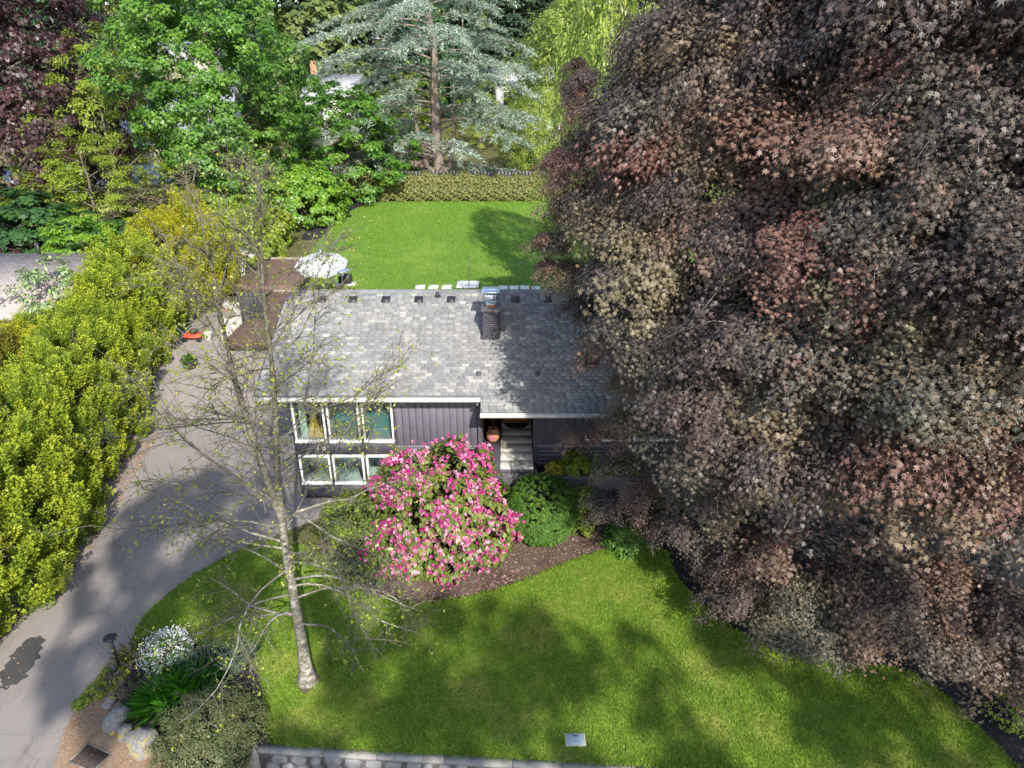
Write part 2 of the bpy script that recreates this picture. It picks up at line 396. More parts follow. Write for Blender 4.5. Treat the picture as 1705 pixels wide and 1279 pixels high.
sheet('soil_ring', [(-4.62+.26*math.cos(t)*(1+.25*math.sin(5*t+1)), 11.6+.26*math.sin(t)*(1+.3*math.sin(3*t))) for t in np.linspace(0, 2*np.pi, 28)[:-1]], .062, MAT['soil_brown'], .02)
sheet('patio', [(-7.4, 27.2), (9, 27.2), (9, 35.5), (-7.4, 35.5)], 1.235, simple('concrete', (.45, .43, .40), .8), .05)
sheet('neighbour_lawn', [(-30, 40), (-19, 39), (-17.5, 44), (-22, 47), (-31, 47)], 1.22, MAT['lawn_back'], .02)
sheet('neighbour_dirt', [(-20.5, 36), (-17, 36), (-16.5, 43), (-20, 43)], 1.228, MAT['dirt'], .02)

# loose grass blades give the near lawn its nap
def blades(name, label, poly, n, h, z, mat, seed, keep=None):
    r = np.random.default_rng(seed); P = np.asarray(poly)
    lo, hi = P[:, :2].min(0), P[:, :2].max(0)
    Q = lo+(hi-lo)*r.random((int(n*1.6), 2)); Q = Q[in_poly(Q, P)]
    if keep is not None: Q = Q[keep(Q)]
    Q = Q[:n]; k = len(Q)
    C = np.c_[Q, np.full(k, z)]; up = unit(np.c_[r.normal(0, .55, (k, 2)), np.ones(k)])
    N = unit(np.c_[r.normal(0, 1, (k, 2)), np.full(k, .25)])
    V, F = leaves(C, N, up, h*(.5+r.random(k)), np.array([(-.16, 0, 0), (.16, 0, 0), (0.06, 1, .25)]))
    o = put(name, np_mesh(name, V, F, mat, {'rnd': r.random(k), 'clump': r.random(k)}))
    return props(o, label, 'grass', kind='stuff')
blades('grass', 'short green grass blades of the front lawn', LAWN, 150000, .055, .04, MAT['grass'], 3, lambda Q: (Q[:, 1] < 17) & (Q[:, 0] < 11))
blades('grass', 'bright green grass blades of the sunny back lawn', BACK, 50000, .11, 1.22, MAT['grass_back'], 4, lambda Q: Q[:, 1] > 33)

def scatter(name, label, cat, n, poly, z, size, mat, seed, keep=None):
    r = np.random.default_rng(seed); P = np.asarray(poly, float); lo, hi = P[:, :2].min(0), P[:, :2].max(0)
    Q = lo+(hi-lo)*r.random((n*3, 2)); Q = Q[in_poly(Q, P)]
    if keep is not None: Q = Q[keep(Q)]
    Q = Q[:n]; k = len(Q); C = np.c_[Q, np.full(k, z)+.012*r.random(k)]
    N = unit(np.c_[r.normal(0, .35, (k, 2)), np.ones(k)]); T_ = unit(np.c_[r.normal(0, 1, (k, 2)), np.zeros(k)])
    V, F = leaves(C, N, T_, size*(.5+r.random(k)), np.array([(-.22, 0, 0), (.25, .05, .08), (.18, 1, 0), (-.15, .9, .1)]))
    return props(put(name, np_mesh(name, V, F, mat, {'rnd': r.random(k), 'clump': r.random(k)})), label, cat, kind='stuff')
notlawn = lambda Q: ~in_poly(Q, LAWN)
CHIP_D = leafmat('dark_chip', [(0, (.012, .011, .012)), (.6, (.035, .032, .033)), (1, (.10, .09, .085))], trans=0, r=.9, spec=.2)
CHIP_B = leafmat('brown_chip', [(0, (.05, .032, .025)), (.5, (.13, .088, .068)), (1, (.30, .22, .17))], trans=0, r=.9, spec=.2)
LITTER = leafmat('leaf_litter', [(0, (.16, .08, .04)), (.5, (.30, .17, .09)), (1, (.42, .30, .18))], trans=.1, r=.8, spec=.2)
scatter('mulch_chips', 'dark bark chips of the mulch under the crimson maple', 'mulch', 9000, [(2.8, 8.4), (13, 8.4), (13, 17.5), (3.2, 17.5)], .02, .06, CHIP_D, 41, notlawn)
scatter('mulch_chips', 'dark bark chips of the mulch around the white flowers', 'mulch', 5000, [gz(*p)[:2] for p in [(232, 1092), (330, 1066), (412, 1085), (452, 1130), (452, 1246), (300, 1275), (215, 1200), (196, 1160)]], .04, .05, CHIP_D, 42, notlawn)
scatter('bark_litter', 'brown bark and twig litter of the soil bed', 'mulch', 9000, [(-5, 13.2), (3.6, 13.2), (3.6, 18.3), (-4.4, 18.3)], .016, .055, CHIP_B, 43, notlawn)
scatter('leaf_litter', 'brown leaf litter along the foot of the conifer screen', 'litter', 2600, [(-13.4, 11), (-12.6, 11.5), (-12.3, 14), (-12.0, 16), (-12.6, 20), (-13.6, 26), (-14.6, 26), (-13.4, 19), (-12.9, 15)], .026, .06, LITTER, 44)
scatter('leaf_litter', 'fallen leaves and grit on the dirt verge beside the drain grate', 'litter', 2200, [gz(*p)[:2] for p in [(205, 1070), (240, 1085), (230, 1120), (205, 1150), (200, 1190), (260, 1240), (300, 1279), (92, 1279), (110, 1210), (148, 1150), (180, 1100)]], .034, .026, LITTER, 45)
scatter('leaf_litter', 'scattered leaf bits and bud scales on the asphalt drive', 'litter', 900, [(-12.6, 10), (-8.2, 12.4), (-6, 15.5), (-7, 21), (-13, 21), (-12, 16)], .026, .035, LITTER, 48)
# ragged grass along the lawn edge
def edge_grass(poly, n, h, z, seed, label):
    r = np.random.default_rng(seed); P = np.asarray(poly)[:, :2]; Q = np.roll(P, -1, 0); ln = np.linalg.norm(Q-P, axis=1); k = r.choice(len(P), n, p=ln/ln.sum()); t = r.random(n)[:, None]
    C = np.c_[P[k]*(1-t)+Q[k]*t+r.normal(0, .045, (n, 2)), np.full(n, z)]; up = unit(np.c_[r.normal(0, .8, (n, 2)), np.ones(n)]); N = unit(np.c_[r.normal(0, 1, (n, 2)), np.full(n, .3)])
    V, F = leaves(C, N, up, h*(.4+1.1*r.random(n)), np.array([(-.13, 0, 0), (.13, 0, 0), (.06, 1, .3)])); props(put('grass', np_mesh('grass', V, F, MAT['grass'], {'rnd': r.random(n), 'clump': r.random(n)})), label, 'grass', kind='stuff')
edge_grass(LAWN, 16000, .085, .02, 46, 'longer ragged grass along the front lawn edge')

# ------------------------------------------------------------------ house
HC = (0.0, 18.9, 0.0)
house = thing('house', HC, 'low dark purple house with grey shingle roof and brick chimney', 'house')
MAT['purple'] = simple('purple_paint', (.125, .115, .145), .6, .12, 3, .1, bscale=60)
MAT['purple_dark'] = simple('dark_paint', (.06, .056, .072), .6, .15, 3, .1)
MAT['white'] = simple('white_paint', (.80, .80, .78), .45, .05, 4, 0)
MAT['gutter'] = simple('gutter_metal', (.50, .47, .43), .5, .2, 5, .05)
MAT['black'] = simple('black_metal', (.018, .018, .02), .45, .2, 5, .05)
MAT['charcoal'] = simple('charcoal', (.035, .035, .04), .6, .2, 5, .1)
MAT['wood_orange'] = simple('orange_wood', (.42, .17, .05), .5, .25, 5, .1)
MAT['deckwood'] = simple('deck_wood', (.115, .07, .052), .7, .3, 4, .3)
MAT['concrete'] = simple('pale_concrete', (.50, .47, .42), .85, .2, 5, .3)
MAT['interior'] = simple('interior_wall', (.55, .52, .46), .8, .1, 3, 0)
MAT['teal'] = simple('teal_fabric', (.07, .165, .168), .9, .15, 8, .2)
MAT['amber'] = simple('amber_fabric', (.72, .36, .09), .9, .3, 14, .3)
MAT['terracotta'] = simple('terracotta', (.42, .20, .11), .75, .2, 8, .2)
g = M('window_glass'); g.t.nodes.remove(g.p)
tr = g.n('ShaderNodeBsdfTransparent'); tr.inputs[0].default_value = (.80, .90, .88, 1)
gl = g.n('ShaderNodeBsdfGlossy'); gl.inputs['Roughness'].default_value = .02
lw = g.n('ShaderNodeLayerWeight'); lw.inputs[0].default_value = .5; pw = g.n('ShaderNodeMath', operation='POWER'); g.l(lw.outputs['Facing'], pw.inputs[0]); pw.inputs[1].default_value = 4.0
fr = g.n('ShaderNodeMath', operation='MULTIPLY_ADD'); g.l(pw.outputs[0], fr.inputs[0]); fr.inputs[1].default_value = .7; fr.inputs[2].default_value = .05
mx = g.n('ShaderNodeMixShader'); g.l(fr.outputs[0], mx.inputs[0]); g.l(tr.outputs[0], mx.inputs[1]); g.l(gl.outputs[0], mx.inputs[2]); g.l(mx.outputs[0], g.out.inputs[0])
MAT['glass'] = g.m

YW = 18.9
SL = 0.4167
def zr(y): return 3.9+SL*(np.minimum(y, 2*22.61-y)-18.3)
XLe, XRe, XJ = -7.45, 10.3, -.90
YE1, YE2, YR, YB = 18.3, 17.76, 22.61, 27.5
# walls (front wall left open where the windows stand)
w = B()
T = .14
w.box(-6.7, -3.58, YW, YW+T, -.05, .54).box(-6.7, -3.58, YW, YW+T, 1.62, 2.05).box(-6.7, -3.58, YW, YW+T, 3.62, 3.98)
w.box(-6.7, -6.62, YW+.001, YW+T, .54, 3.62)
w.box(-3.58, -.92, YW, YW+T, -.05, 3.98)
w.box(-.92-T, -.92, YW+T, 21.6, 0, 4.3)
w.box(-.92, .68, 21.6, 21.6+T, 0, 4.6)
w.box(.68, .68+T, YW+T, 21.6, 0, 4.3)
w.box(.68, 2.2, YW, YW+T, -.05, 3.98).box(2.2, 6.6, YW, YW+T, -.05, 2.1).box(2.2, 6.6, YW, YW+T, 3.45, 3.98).box(6.6, 9.8, YW, YW+T, -.05, 3.98)
w.box(-6.7, 9.8, 26.8, 26.8+T, 0, 4.0)
for x in (-6.7, 9.66):
    P = [(YW+T, -.05), (26.8, -.05), (26.8, zr(26.8)-.13), (YR, zr(YR)-.13), (YW+T, zr(YW+T)-.13)]
    V = [(x, a, b_) for a, b_ in P]+[(x+T, a, b_) for a, b_ in P]
    w.add(V, [(k, (k+1) % 5, (k+1) % 5+5, k+5) for k in range(5)]); w.add(V, [(4, 3, 2, 1, 0), (5, 6, 7, 8, 9)])
walls = w.part('wall', MAT['purple_dark'], house)
# inside: floors, back wall, ceiling of the two window rooms
it = B(); it.box(-6.55, -1.1, YW+T+.01, 24, 1.66, 1.84).box(-6.55, -1.1, 24, 24.1, 0, 4.2).box(-6.55, -1.1, YW+T+.01, 24, .02, .1).box(-3.0, -2.9, YW+T+.01, 24, .1, 4)
it.part('interior_wall', MAT['interior'], house)
it = B(); it.box(-6.55, -3.02, YW+T+.01, 23.9, 1.842, 1.862).box(-6.55, -3.55, YW+T+.01, YW+T+.16, 2.0, 2.04).box(-6.55, -3.55, YW+.10, YW+T+.005, 1.585, 1.618)
it.part('interior_floor', simple('oak_floor', (.42, .25, .11), .5, .2, 5, .1), house)

# vertical boards of the front wall, each a board; lap siding under the ledge
def boards_x(x0, x1, n, z0, z1, mat, y=YW):
    wd = (x1-x0)/n; me = B().bevbox(.008, wd-.008, -.024, 0.0, 0, z1-z0, .006).mesh('board', mat)
    for k in range(n): put('board', me, house, np.array((x0+k*wd, y, z0))-np.array(HC))
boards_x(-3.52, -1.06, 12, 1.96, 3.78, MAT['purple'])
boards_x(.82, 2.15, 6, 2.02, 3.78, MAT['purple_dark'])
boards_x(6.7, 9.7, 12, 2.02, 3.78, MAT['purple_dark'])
B().bevbox(-3.58, -.90, YW-.06, YW-.001, 1.885, 1.945, .008).part('ledge', simple('ledge_paint', (.19, .18, .21), .6, .1), house)
B().bevbox(.70, 9.8, YW-.06, YW-.001, 1.935, 1.985, .008).part('ledge', MAT['purple'], house)
lapm = B().add([(0, -.030, 0), (1, -.030, 0), (1, -.004, .145), (0, -.004, .145), (0, 0, 0), (1, 0, 0), (1, 0, .145), (0, 0, .145)],
               [(0, 1, 2, 3), (3, 2, 6, 7), (4, 5, 1, 0), (0, 3, 7, 4), (1, 5, 6, 2)]).mesh('siding_board', MAT['purple'])
lapd = lapm.copy(); lapd.materials.clear(); lapd.materials.append(MAT['purple_dark'])
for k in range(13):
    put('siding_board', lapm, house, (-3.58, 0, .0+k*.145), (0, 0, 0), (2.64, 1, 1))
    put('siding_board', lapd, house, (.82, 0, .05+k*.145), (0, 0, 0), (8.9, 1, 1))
for k in range(12):   # the return wall beside the entry shows its laps
    put('siding_board', lapm, house, (-1.06, 0, 1.96+k*.145), (0, 0, 0), (.15, 1, 1))

# windows
def window(x0, x1, z0, z1, y=YW, fw=.055, parent=house):
    f = B()
    f.bevbox(x0, x0+fw, y-.05, y+.09, z0, z1, .006).bevbox(x1-fw, x1, y-.05, y+.09, z0, z1, .006)
    f.bevbox(x0+fw+.001, x1-fw-.001, y-.048, y+.088, z1-fw, z1, .006)
    o = f.part('window', MAT['white'], parent)
    B().bevbox(x0-.01, x1+.01, y-.085, y+.092, z0-.075, z0-.001, .008).part('sill', MAT['white'], o)
    B().box(x0+fw+.002, x1-fw-.002, y+.01, y+.018, z0+.001, z1-fw-.002).part('pane', MAT['glass'], o)
    return o
xs3 = [(-6.62, -5.66), (-5.58, -4.61), (-4.53, -3.60)]
for a, b_ in xs3:
    window(a, b_, 2.13, 3.61); window(a, b_, .62, 1.58)
for a, b_ in [(2.22, 3.62), (3.72, 5.12), (5.22, 6.58)]: window(a, b_, 2.19, 3.44)
# posts between the window pairs
for z0, z1 in ((2.06, 3.61), (.55, 1.60)):
    for x in (-5.62, -4.57): B().box(x-.036, x+.036, YW-.02, YW+.1, z0, z1).part('window_post', MAT['charcoal'], house)

# the house number
for k, ch in enumerate('640'):
    tc = bpy.data.curves.new('number', 'FONT'); tc.body = ch; tc.size = .21; tc.extrude = .008; tc.align_x = 'CENTER'; tc.offset = -.004
    to = bpy.data.objects.new('number', tc); COL.objects.link(to)
    me = bpy.data.meshes.new_from_object(to.evaluated_get(bpy.context.evaluated_depsgraph_get()))
    bpy.data.objects.remove(to); me.materials.clear(); me.materials.append(MAT['white'])
    put('number', me, house, np.array((-6.18+k*.19, YW-.012, 1.765))-np.array(HC), (math.pi/2, 0, 0))

# roof
def slab(P, th):
    P = np.asarray(P, float); n = len(P); L = P-np.array([0, 0, th]); b = B()
    b.add(np.r_[P, L], np.array([np.arange(n)])); m = b.n-2*n
    b.F[n].append((np.arange(n)[::-1]+m+n)[None]); i = np.arange(n); j = (i+1) % n
    b.F.setdefault(4, []).append(np.c_[i, i+n, j+n, j]+m); return b
def rp3(x, y): return (x, y, float(zr(np.array(y))))
rb = slab([rp3(XLe, YE1), rp3(XJ, YE1), rp3(XJ, YR), rp3(-6.78, YR), rp3(XLe, 22.15)], .12)
for P in ([rp3(XJ+.001, YE2), rp3(XRe, YE2), rp3(XRe, YR), rp3(XJ+.001, YR)], [rp3(XRe, YR+.001), rp3(XRe, YB), rp3(XLe, YB), rp3(XLe, 23.07), rp3(-6.78, YR+.001)], [rp3(XLe, 22.15), rp3(-6.78, YR), rp3(XLe, 23.07)]):
    s2 = slab(P, .12); V, F = s2.arrays()
    for f in F: rb.F.setdefault(f.shape[1], []).append(f+rb.n)
    rb.V.append(V); rb.n += len(V)
MAT['underlay'] = simple('underlay', (.10, .10, .11), .9, .2, 8, .3)
roof = rb.part('roof', MAT['underlay'], house)
m = M('shingle'); a = m.attr('rnd'); f = m.noise(160, 3, .8); g_ = m.noise(.7, 4, .6)
c = m.ramp(a, [(0, (.135, .135, .14)), (.30, (.165, .165, .17)), (.55, (.195, .194, .195)), (.72, (.235, .232, .225)), (.88, (.275, .272, .258)), (1, (.32, .316, .295))])
c = m.mix(.35, c, m.mix(1.0, c, m.ramp(f, [(.3, (.55, .55, .55)), (.7, (1.4, 1.4, 1.4))]), 'MULTIPLY'))
c = m.mix(m.ramp(g_, [(.45, (0, 0, 0)), (.75, (1, 1, 1))]), c, m.mix(.25, c, (.30, .28, .24)))
m.col(c).rough(.9, .25); m.bump(f, .4, .006); MAT['shingle'] = m.m
EXP, TW = .128, .225
nrm = np.array([0, -SL, 1.0]); nrm /= np.linalg.norm(nrm); dwn = np.array([0, -1.0, -SL]); dwn /= np.linalg.norm(dwn)
def tab_geo(w0, w1, u0, u1):
    # u measured down the slope; the butt end stands proud, the head lies flat
    P = []
    for x in (w0, w1):
        P += [np.array([x, 0, 0])+dwn*u0+nrm*.003, np.array([x, 0, 0])+dwn*u1+nrm*.022, np.array([x, 0, 0])+dwn*u1+nrm*.001]
    return np.array(P), np.array([(0, 1, 4, 3), (1, 2, 5, 4)]), np.array([(0, 2, 1), (3, 4, 5)])
NV = 14
tabs_me = []
for k in range(NV):
    V, Q, Tt = tab_geo(.004, TW-.004, 0, EXP+.012)
    tabs_me.append(np_mesh('shingle', V, [Q, Tt], MAT['shingle'], {'rnd': [((k+.5)/NV)]*4}))
ridge = np.array([0, YR, zr(np.array(YR))])
Lr = (YR-YE2)*math.sqrt(1+SL*SL); Ll = (YR-YE1)*math.sqrt(1+SL*SL); ncr = int(math.ceil(Lr/EXP))
tabs = []
r5 = np.random.default_rng(55)
for cI in range(ncr):
    u = Lr-(cI+1)*EXP                       # head of the course, counted up from the lower eave
    y_b = YR-(u+EXP)/math.sqrt(1+SL*SL)     # butt line
    y_h = YR-max(u, 0)/math.sqrt(1+SL*SL)
    xl = XLe if y_b > YE1-.06 else XJ
    if y_h > 22.15: xl = XLe+(y_h-22.15)/.46*.67
    x = xl-(0 if r5.random() < .3 else r5.random()*TW)
    while x < XRe:
        w0, w1 = max(x, xl), min(x+TW, XRe)
        if w1-w0 > .05: tabs.append((w0, w1, max(u, 0.0), u+EXP, 0.0))
        x += TW
tabs = np.array(tabs)
# colours run in short streaks, as a laminated shingle blend does
tabs[:, 4] = np.clip(r5.beta(1.5, 2.0, len(tabs))*.8 + .30*(r5.random(len(tabs)) < .28), 0, .999)
ctr = ridge+np.c_[(tabs[:, 0]+tabs[:, 1])/2, np.zeros(len(tabs)), np.zeros(len(tabs))]+dwn*tabs[:, 3:4]
full = (tabs[:, 1]-tabs[:, 0] > TW-.001) & (tabs[:, 2] > 0) & (ctr[:, 0] < 2.5) & (ctr[:, 0] > -5.5)
dist = np.linalg.norm(ctr-np.array([0, 0, CAM_H]), axis=1); dist[~full] = 1e9
near = np.argsort(dist)[:300]; isn = np.zeros(len(tabs), bool); isn[near] = True
for k in near:
    w0, w1, u0, u1, cc = tabs[k]
    put('shingle', tabs_me[int(cc*NV)], roof, ridge+np.array([w0, 0, 0])+dwn*u0-np.array(HC))
VV, Q4, T3, c4, c3, n = [], [], [], [], [], 0
for w0, w1, u0, u1, cc in tabs[~isn]:
    V, Q, Tt = tab_geo(w0+.004, w1-.004, u0, u1+.012); VV.append(V+ridge); Q4.append(Q+n); T3.append(Tt+n); c4 += [cc]*2; c3 += [cc]*2; n += len(V)
o = part('shingle_field', np.concatenate(VV), [np.concatenate(Q4), np.concatenate(T3)], MAT['shingle'], roof, {'rnd': c4+c3}); o['kind'] = 'stuff'
# ridge caps
cap = B().add([(0, -.15, -.055), (0, 0, .02), (0, .15, -.055), (.3, -.15, -.045), (.3, 0, .03), (.3, .15, -.045)], [(0, 3, 4, 1), (1, 4, 5, 2)])
Vc, Fc = cap.arrays()
caps = [np_mesh('ridge_cap', Vc, Fc, MAT['shingle'], {'rnd': [v, v]}) for v in (.2, .4, .55, .7)]
x = -6.78; k = 0
while x < XRe-.2:
    put('ridge_cap', caps[int(r5.random()*4)], roof, np.array((x, YR, zr(np.array(YR))+.022))-np.array(HC)); x += .29
# gutters, rake boards, downspout
def gutter(x0, x1, y):
    z = float(zr(np.array(y)))-.02
    P = [(y-.11, z-.10), (y-.12, z), (y-.105, z), (y-.095, z-.09), (y-.02, z-.09), (y-.012, z-.005), (y, z-.005), (y-.003, z-.115), (y-.09, z-.115)]
    n = len(P); V = [(x0, a_, b_) for a_, b_ in P]+[(x1, a_, b_) for a_, b_ in P]
    b = B(); b.add(V, [(k, (k+1) % n, (k+1) % n+n, k+n) for k in range(n)]); b.add(V, [tuple(range(n))[::-1], tuple(range(n, 2*n))])
    o = b.part('gutter', MAT['gutter'], house)
    for x in np.arange(x0+.6, x1, 1.15): B().box(x, x+.03, y-.124, y-.004, z+.002, z+.012).part('gutter_strap', MAT['white'], o)
gutter(XLe, XJ-.01, YE1); gutter(XJ, XRe, YE2)
B().tube([(-1.0, 18.2, 3.72), (-1.0, 18.3, 3.62), (-1.0, 18.82, 3.42), (-1.0, 18.84, 3.3), (-1.0, 18.84, .1)], .035, 8).part('downspout', MAT['purple'], house)
b = B()
for y0, y1 in ((YE1, 22.15),):
    V = [(XLe-.03, y0, float(zr(np.array(y0)))-.2), (XLe-.03, y1, float(zr(np.array(y1)))-.2), (XLe-.03, y1, float(zr(np.array(y1)))+.015), (XLe-.03, y0, float(zr(np.array(y0)))+.015)]
    V = V+[(a_+.027, b_, c_) for a_, b_, c_ in V]; b.add(V, [(0, 3, 2, 1), (4, 5, 6, 7), (3, 7, 6, 2), (0, 4, 7, 3), (0, 1, 5, 4), (1, 2, 6, 5)])
b.part('rake_board', MAT['charcoal'], house)
# roof vents
vm = B().add([(-.14, -.14, .0), (.14, -.14, 0), (.14, .16, 0), (-.14, .16, 0), (-.12, -.12, .085), (.12, -.12, .085), (.11, .14, .035), (-.11, .14, .035)],
             [(0, 1, 5, 4), (1, 2, 6, 5), (2, 3, 7, 6), (3, 0, 4, 7), (4, 5, 6, 7)]).mesh('roof_vent', MAT['black'])
for px in (536, 587, 642, 697, 751, 858, 912, 966, 1020):
    X = (px-CX)/FOC*23.2; y = 22.17
    put('roof_vent', vm, house, np.array((X, y, zr(np.array(y))+.018))-np.array(HC), (math.atan(SL), 0, 0))
put('roof_vent', B().lathe((0, 0, 0), [(.12, 0), (.09, .03), (.05, .05), (.05, .14), (.0, .16)], 12).mesh('roof_vent', MAT['black']), house, np.array((-2.45, 22.35, zr(np.array(22.35))+.01))-np.array(HC))

# chimney: courses of painted brick, crown, clay flue and steel cap
ch = B().box(-.90, -.40, 20.46, 21.1, 4.6, 5.70).part('chimney', simple('mortar', (.05, .046, .055), .9, .2, 10, .3), house)
MAT['brick'] = simple('painted_brick', (.060, .054, .068), .75, .35, 3, .35, bscale=40, obj=False)
bk = B().bevbox(0, .196, -.018, .02, 0, .066, .006).mesh('brick', MAT['brick'])
bs = B().bevbox(0, .092, -.018, .02, 0, .066, .006).mesh('brick', MAT['brick'])
for k in range(14):
    z = 4.66+k*.076
    for face in ('f', 'l', 'r'):
        L = .5 if face == 'f' else .64; x = -.104 if k % 2 else 0.0
        while x < L-.05:
            x0 = max(x, 0); x1 = min(x+.204, L); me = bk if x1-x0 > .19 else bs
            if face == 'f': put('brick', me, ch, np.array((-.90+x0, 20.46, z))-np.array(HC), (0, 0, 0), ((x1-x0)/(.204 if me is bk else .1), 1, 1))
            elif face == 'l': put('brick', me, ch, np.array((-.90, 21.1-x0, z))-np.array(HC), (0, 0, -math.pi/2), ((x1-x0)/(.204 if me is bk else .1), 1, 1))
            else: put('brick', me, ch, np.array((-.40, 20.46+x0, z))-np.array(HC), (0, 0, math.pi/2), ((x1-x0)/(.204 if me is bk else .1), 1, 1))
            x += .204
B().bevbox(-.95, -.35, 20.41, 21.15, 5.72, 5.80, .02).part('chimney_crown', simple('crown_mortar', (.16, .14, .14), .9, .3, 10, .4), ch)
B().bevbox(-.79, -.51, 20.60, 20.92, 5.80, 5.93, .02).part('flue', MAT['terracotta'], ch)
MAT['steel'] = simple('galvanised', (.62, .66, .72), .28, .1, 6, .05, metal=.85)
cb = B()
for x in (-.80, -.70, -.60, -.50):
    for y in (20.58, 20.94): cb.box(x-.008, x+.008, y-.008, y+.008, 5.92, 6.30)
cb.bevbox(-.81, -.49, 20.57, 20.95, 5.90, 5.94, .005).bevbox(-.80, -.50, 20.565, 20.575, 6.10, 6.12, .003)
cb.bevbox(-.79, -.51, 20.60, 20.92, 6.02, 6.22, .03).bevbox(-.93, -.37, 20.46, 21.08, 6.30, 6.335, .01)
cb.part('chimney_cap', MAT['steel'], ch)
# step flashing
B().box(-.97, -.90, 20.46, 21.1, 4.78, 4.9).part('flashing', MAT['charcoal'], ch)

# entry: floor slabs, mat, door, threshold
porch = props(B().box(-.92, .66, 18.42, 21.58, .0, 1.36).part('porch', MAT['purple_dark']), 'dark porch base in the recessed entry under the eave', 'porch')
slm = [simple('slab_a', (.62, .585, .52), .85, .12, 5, .2), simple('slab_b', (.57, .54, .49), .85, .12, 5, .2), simple('slab_c', (.66, .62, .55), .85, .12, 5, .2)]
for k in range(6):
    B().bevbox(-.36, .655, 18.40+k*.52, 18.40+k*.52+.51, 1.362, 1.40+.004*(k % 2), .008).part('slab', slm[(k*2) % 3], porch)
B().bevbox(-.36, .66, 18.36, 18.398, 1.30, 1.395, .006).part('nosing', MAT['purple'], porch)
mat_ = [(-.25+.0, 21.3)]+[(.16+.42*math.cos(t), 21.3-.42*math.sin(t)*1.0) for t in np.linspace(math.pi, 0, 17)]
mt = B().prism([(p[0], p[1], 0) for p in mat_[1:]][::-1], 1.406, 1.422).part('doormat', MAT['black']); props(mt, 'dark half-round doormat in front of the entry door', 'doormat')
dr_ = B().bevbox(-.32, .60, 21.54, 21.59, 1.42, 3.45, .01).part('door', MAT['wood_orange'], house)
B().bevbox(-.38, .66, 21.50, 21.595, 1.402, 1.418, .004).part('threshold', MAT['wood_orange'], dr_)
B().tube([(.50, 21.49, 2.35), (.50, 21.46, 2.38), (.50, 21.46, 2.6), (.50, 21.49, 2.63)], .012, 6).part('handle', MAT['steel'], dr_)
pot = thing('plant_pot', (-.62, 20.15, 1.36), 'large round terracotta pot at the left of the entry walkway', 'pot')
B().lathe((-.62, 20.15, 1.36), [(.0, .0), (.13, .0), (.20, .12), (.235, .27), (.21, .40), (.15, .47), (.17, .50), (.15, .505), (.12, .45), (0, .44)], 20).part('pot_body', MAT['terracotta'], pot, True)
lines = []
r6 = np.random.default_rng(6)
for k in range(14):
    a_, h_ = r6.random()*6.28, .5+.6*r6.random(); P0 = np.array([-.62, 20.15, 1.8])
    lines.append((np.array([P0, P0+np.array([.05*math.cos(a_), .05*math.sin(a_), h_*.5]), P0+np.array([.16*math.cos(a_), .16*math.sin(a_), h_])]), [.007, .006, .003]))
V, F = tubes(lines, 4); part('stem', V, F, MAT['charcoal'], pot)
# low dark planter box right of the porch
pl = thing('planter', (1.4, 18.45, 0), 'long dark planter box along the wall right of the porch', 'planter')
B().bevbox(.70, 3.6, 18.02, 18.09, .0, 1.30, .01).part('front_panel', MAT['purple_dark'], pl); B().bevbox(.70, .77, 18.10, 18.86, 0, 1.30, .01).part('side_panel', MAT['purple_dark'], pl)
B().bevbox(.66, 3.62, 17.98, 18.12, 1.302, 1.345, .01).part('rim', MAT['purple'], pl); B().box(.78, 3.6, 18.10, 18.86, .9, 1.20).part('soil', MAT['mulch_dark'], pl)

# things behind the windows
MAT['teal_light'] = simple('teal_cushion', (.12, .23, .22), .9, .2, 8, .2)
sofa = thing('sofa', (-4.55, 19.55, 1.862), 'teal sofa with its back against the upper windows', 'sofa')
B().bevbox(-5.5, -3.7, 19.30, 19.52, 1.95, 2.80, .08).part('backrest', MAT['teal'], sofa); B().bevbox(-5.45, -3.75, 19.53, 20.25, 1.95, 2.32, .08).part('seat', MAT['teal'], sofa)
for x_ in (-5.40, -4.80, -4.20): B().bevbox(x_, x_+.56, 19.46, 19.66, 2.33, 2.90, .09).part('cushion', MAT['teal_light'], sofa)
for a_ in (-5.68, -3.68): B().bevbox(a_, a_+.17, 19.24, 20.2, 1.92, 2.55, .06).part('armrest', MAT['teal'], sofa)
for x in (-5.5, -3.7):
    for y in (19.3, 20.1): B().tube([(x, y, 1.862), (x, y, 1.95)], .025, 6).part('leg', MAT['wood_orange'], sofa)
th = thing('floor_lamp', (-6.18, 19.42, 1.862), 'tall amber tapering lamp shade behind the upper left window', 'lamp')
B().lathe((-6.18, 19.42, 1.862), [(.36, 0), (.30, .14), (.20, .36), (.12, .62), (.055, .92), (.02, 1.12), (.0, 1.14)], 18).part('shade', MAT['amber'], th, True)
B().lathe((-6.18, 19.42, 1.862), [(.0, .02), (.355, .003)], 18).part('base', MAT['wood_orange'], th)
cu = thing('curtain', (-6.45, 19.25, 1.862), 'pale curtain hanging inside the upper left window', 'curtain')
n = 24; xs_ = np.linspace(-6.52, -6.30, n); ysn = 19.16+.03*np.sin(np.arange(n)*1.6)
V = np.r_[np.c_[xs_, ysn, np.full(n, 1.95)], np.c_[xs_, ysn, np.full(n, 3.6)]]
part('fabric', V, np.c_[np.arange(n-1), np.arange(1, n), np.arange(1, n)+n, np.arange(n-1)+n], simple('linen', (.62, .60, .53), .9, .1), cu)
tb = thing('table', (-5.2, 20.2, .1), 'small pale table inside the lower windows', 'table')
B().bevbox(-5.6, -4.7, 19.9, 20.5, .80, .85, .01).part('tabletop', MAT['white'], tb)
for x in (-5.5, -4.8):
    for y in (20, 20.4): B().box(x-.02, x+.02, y-.02, y+.02, .1, .80).part('leg', MAT['white'], tb)
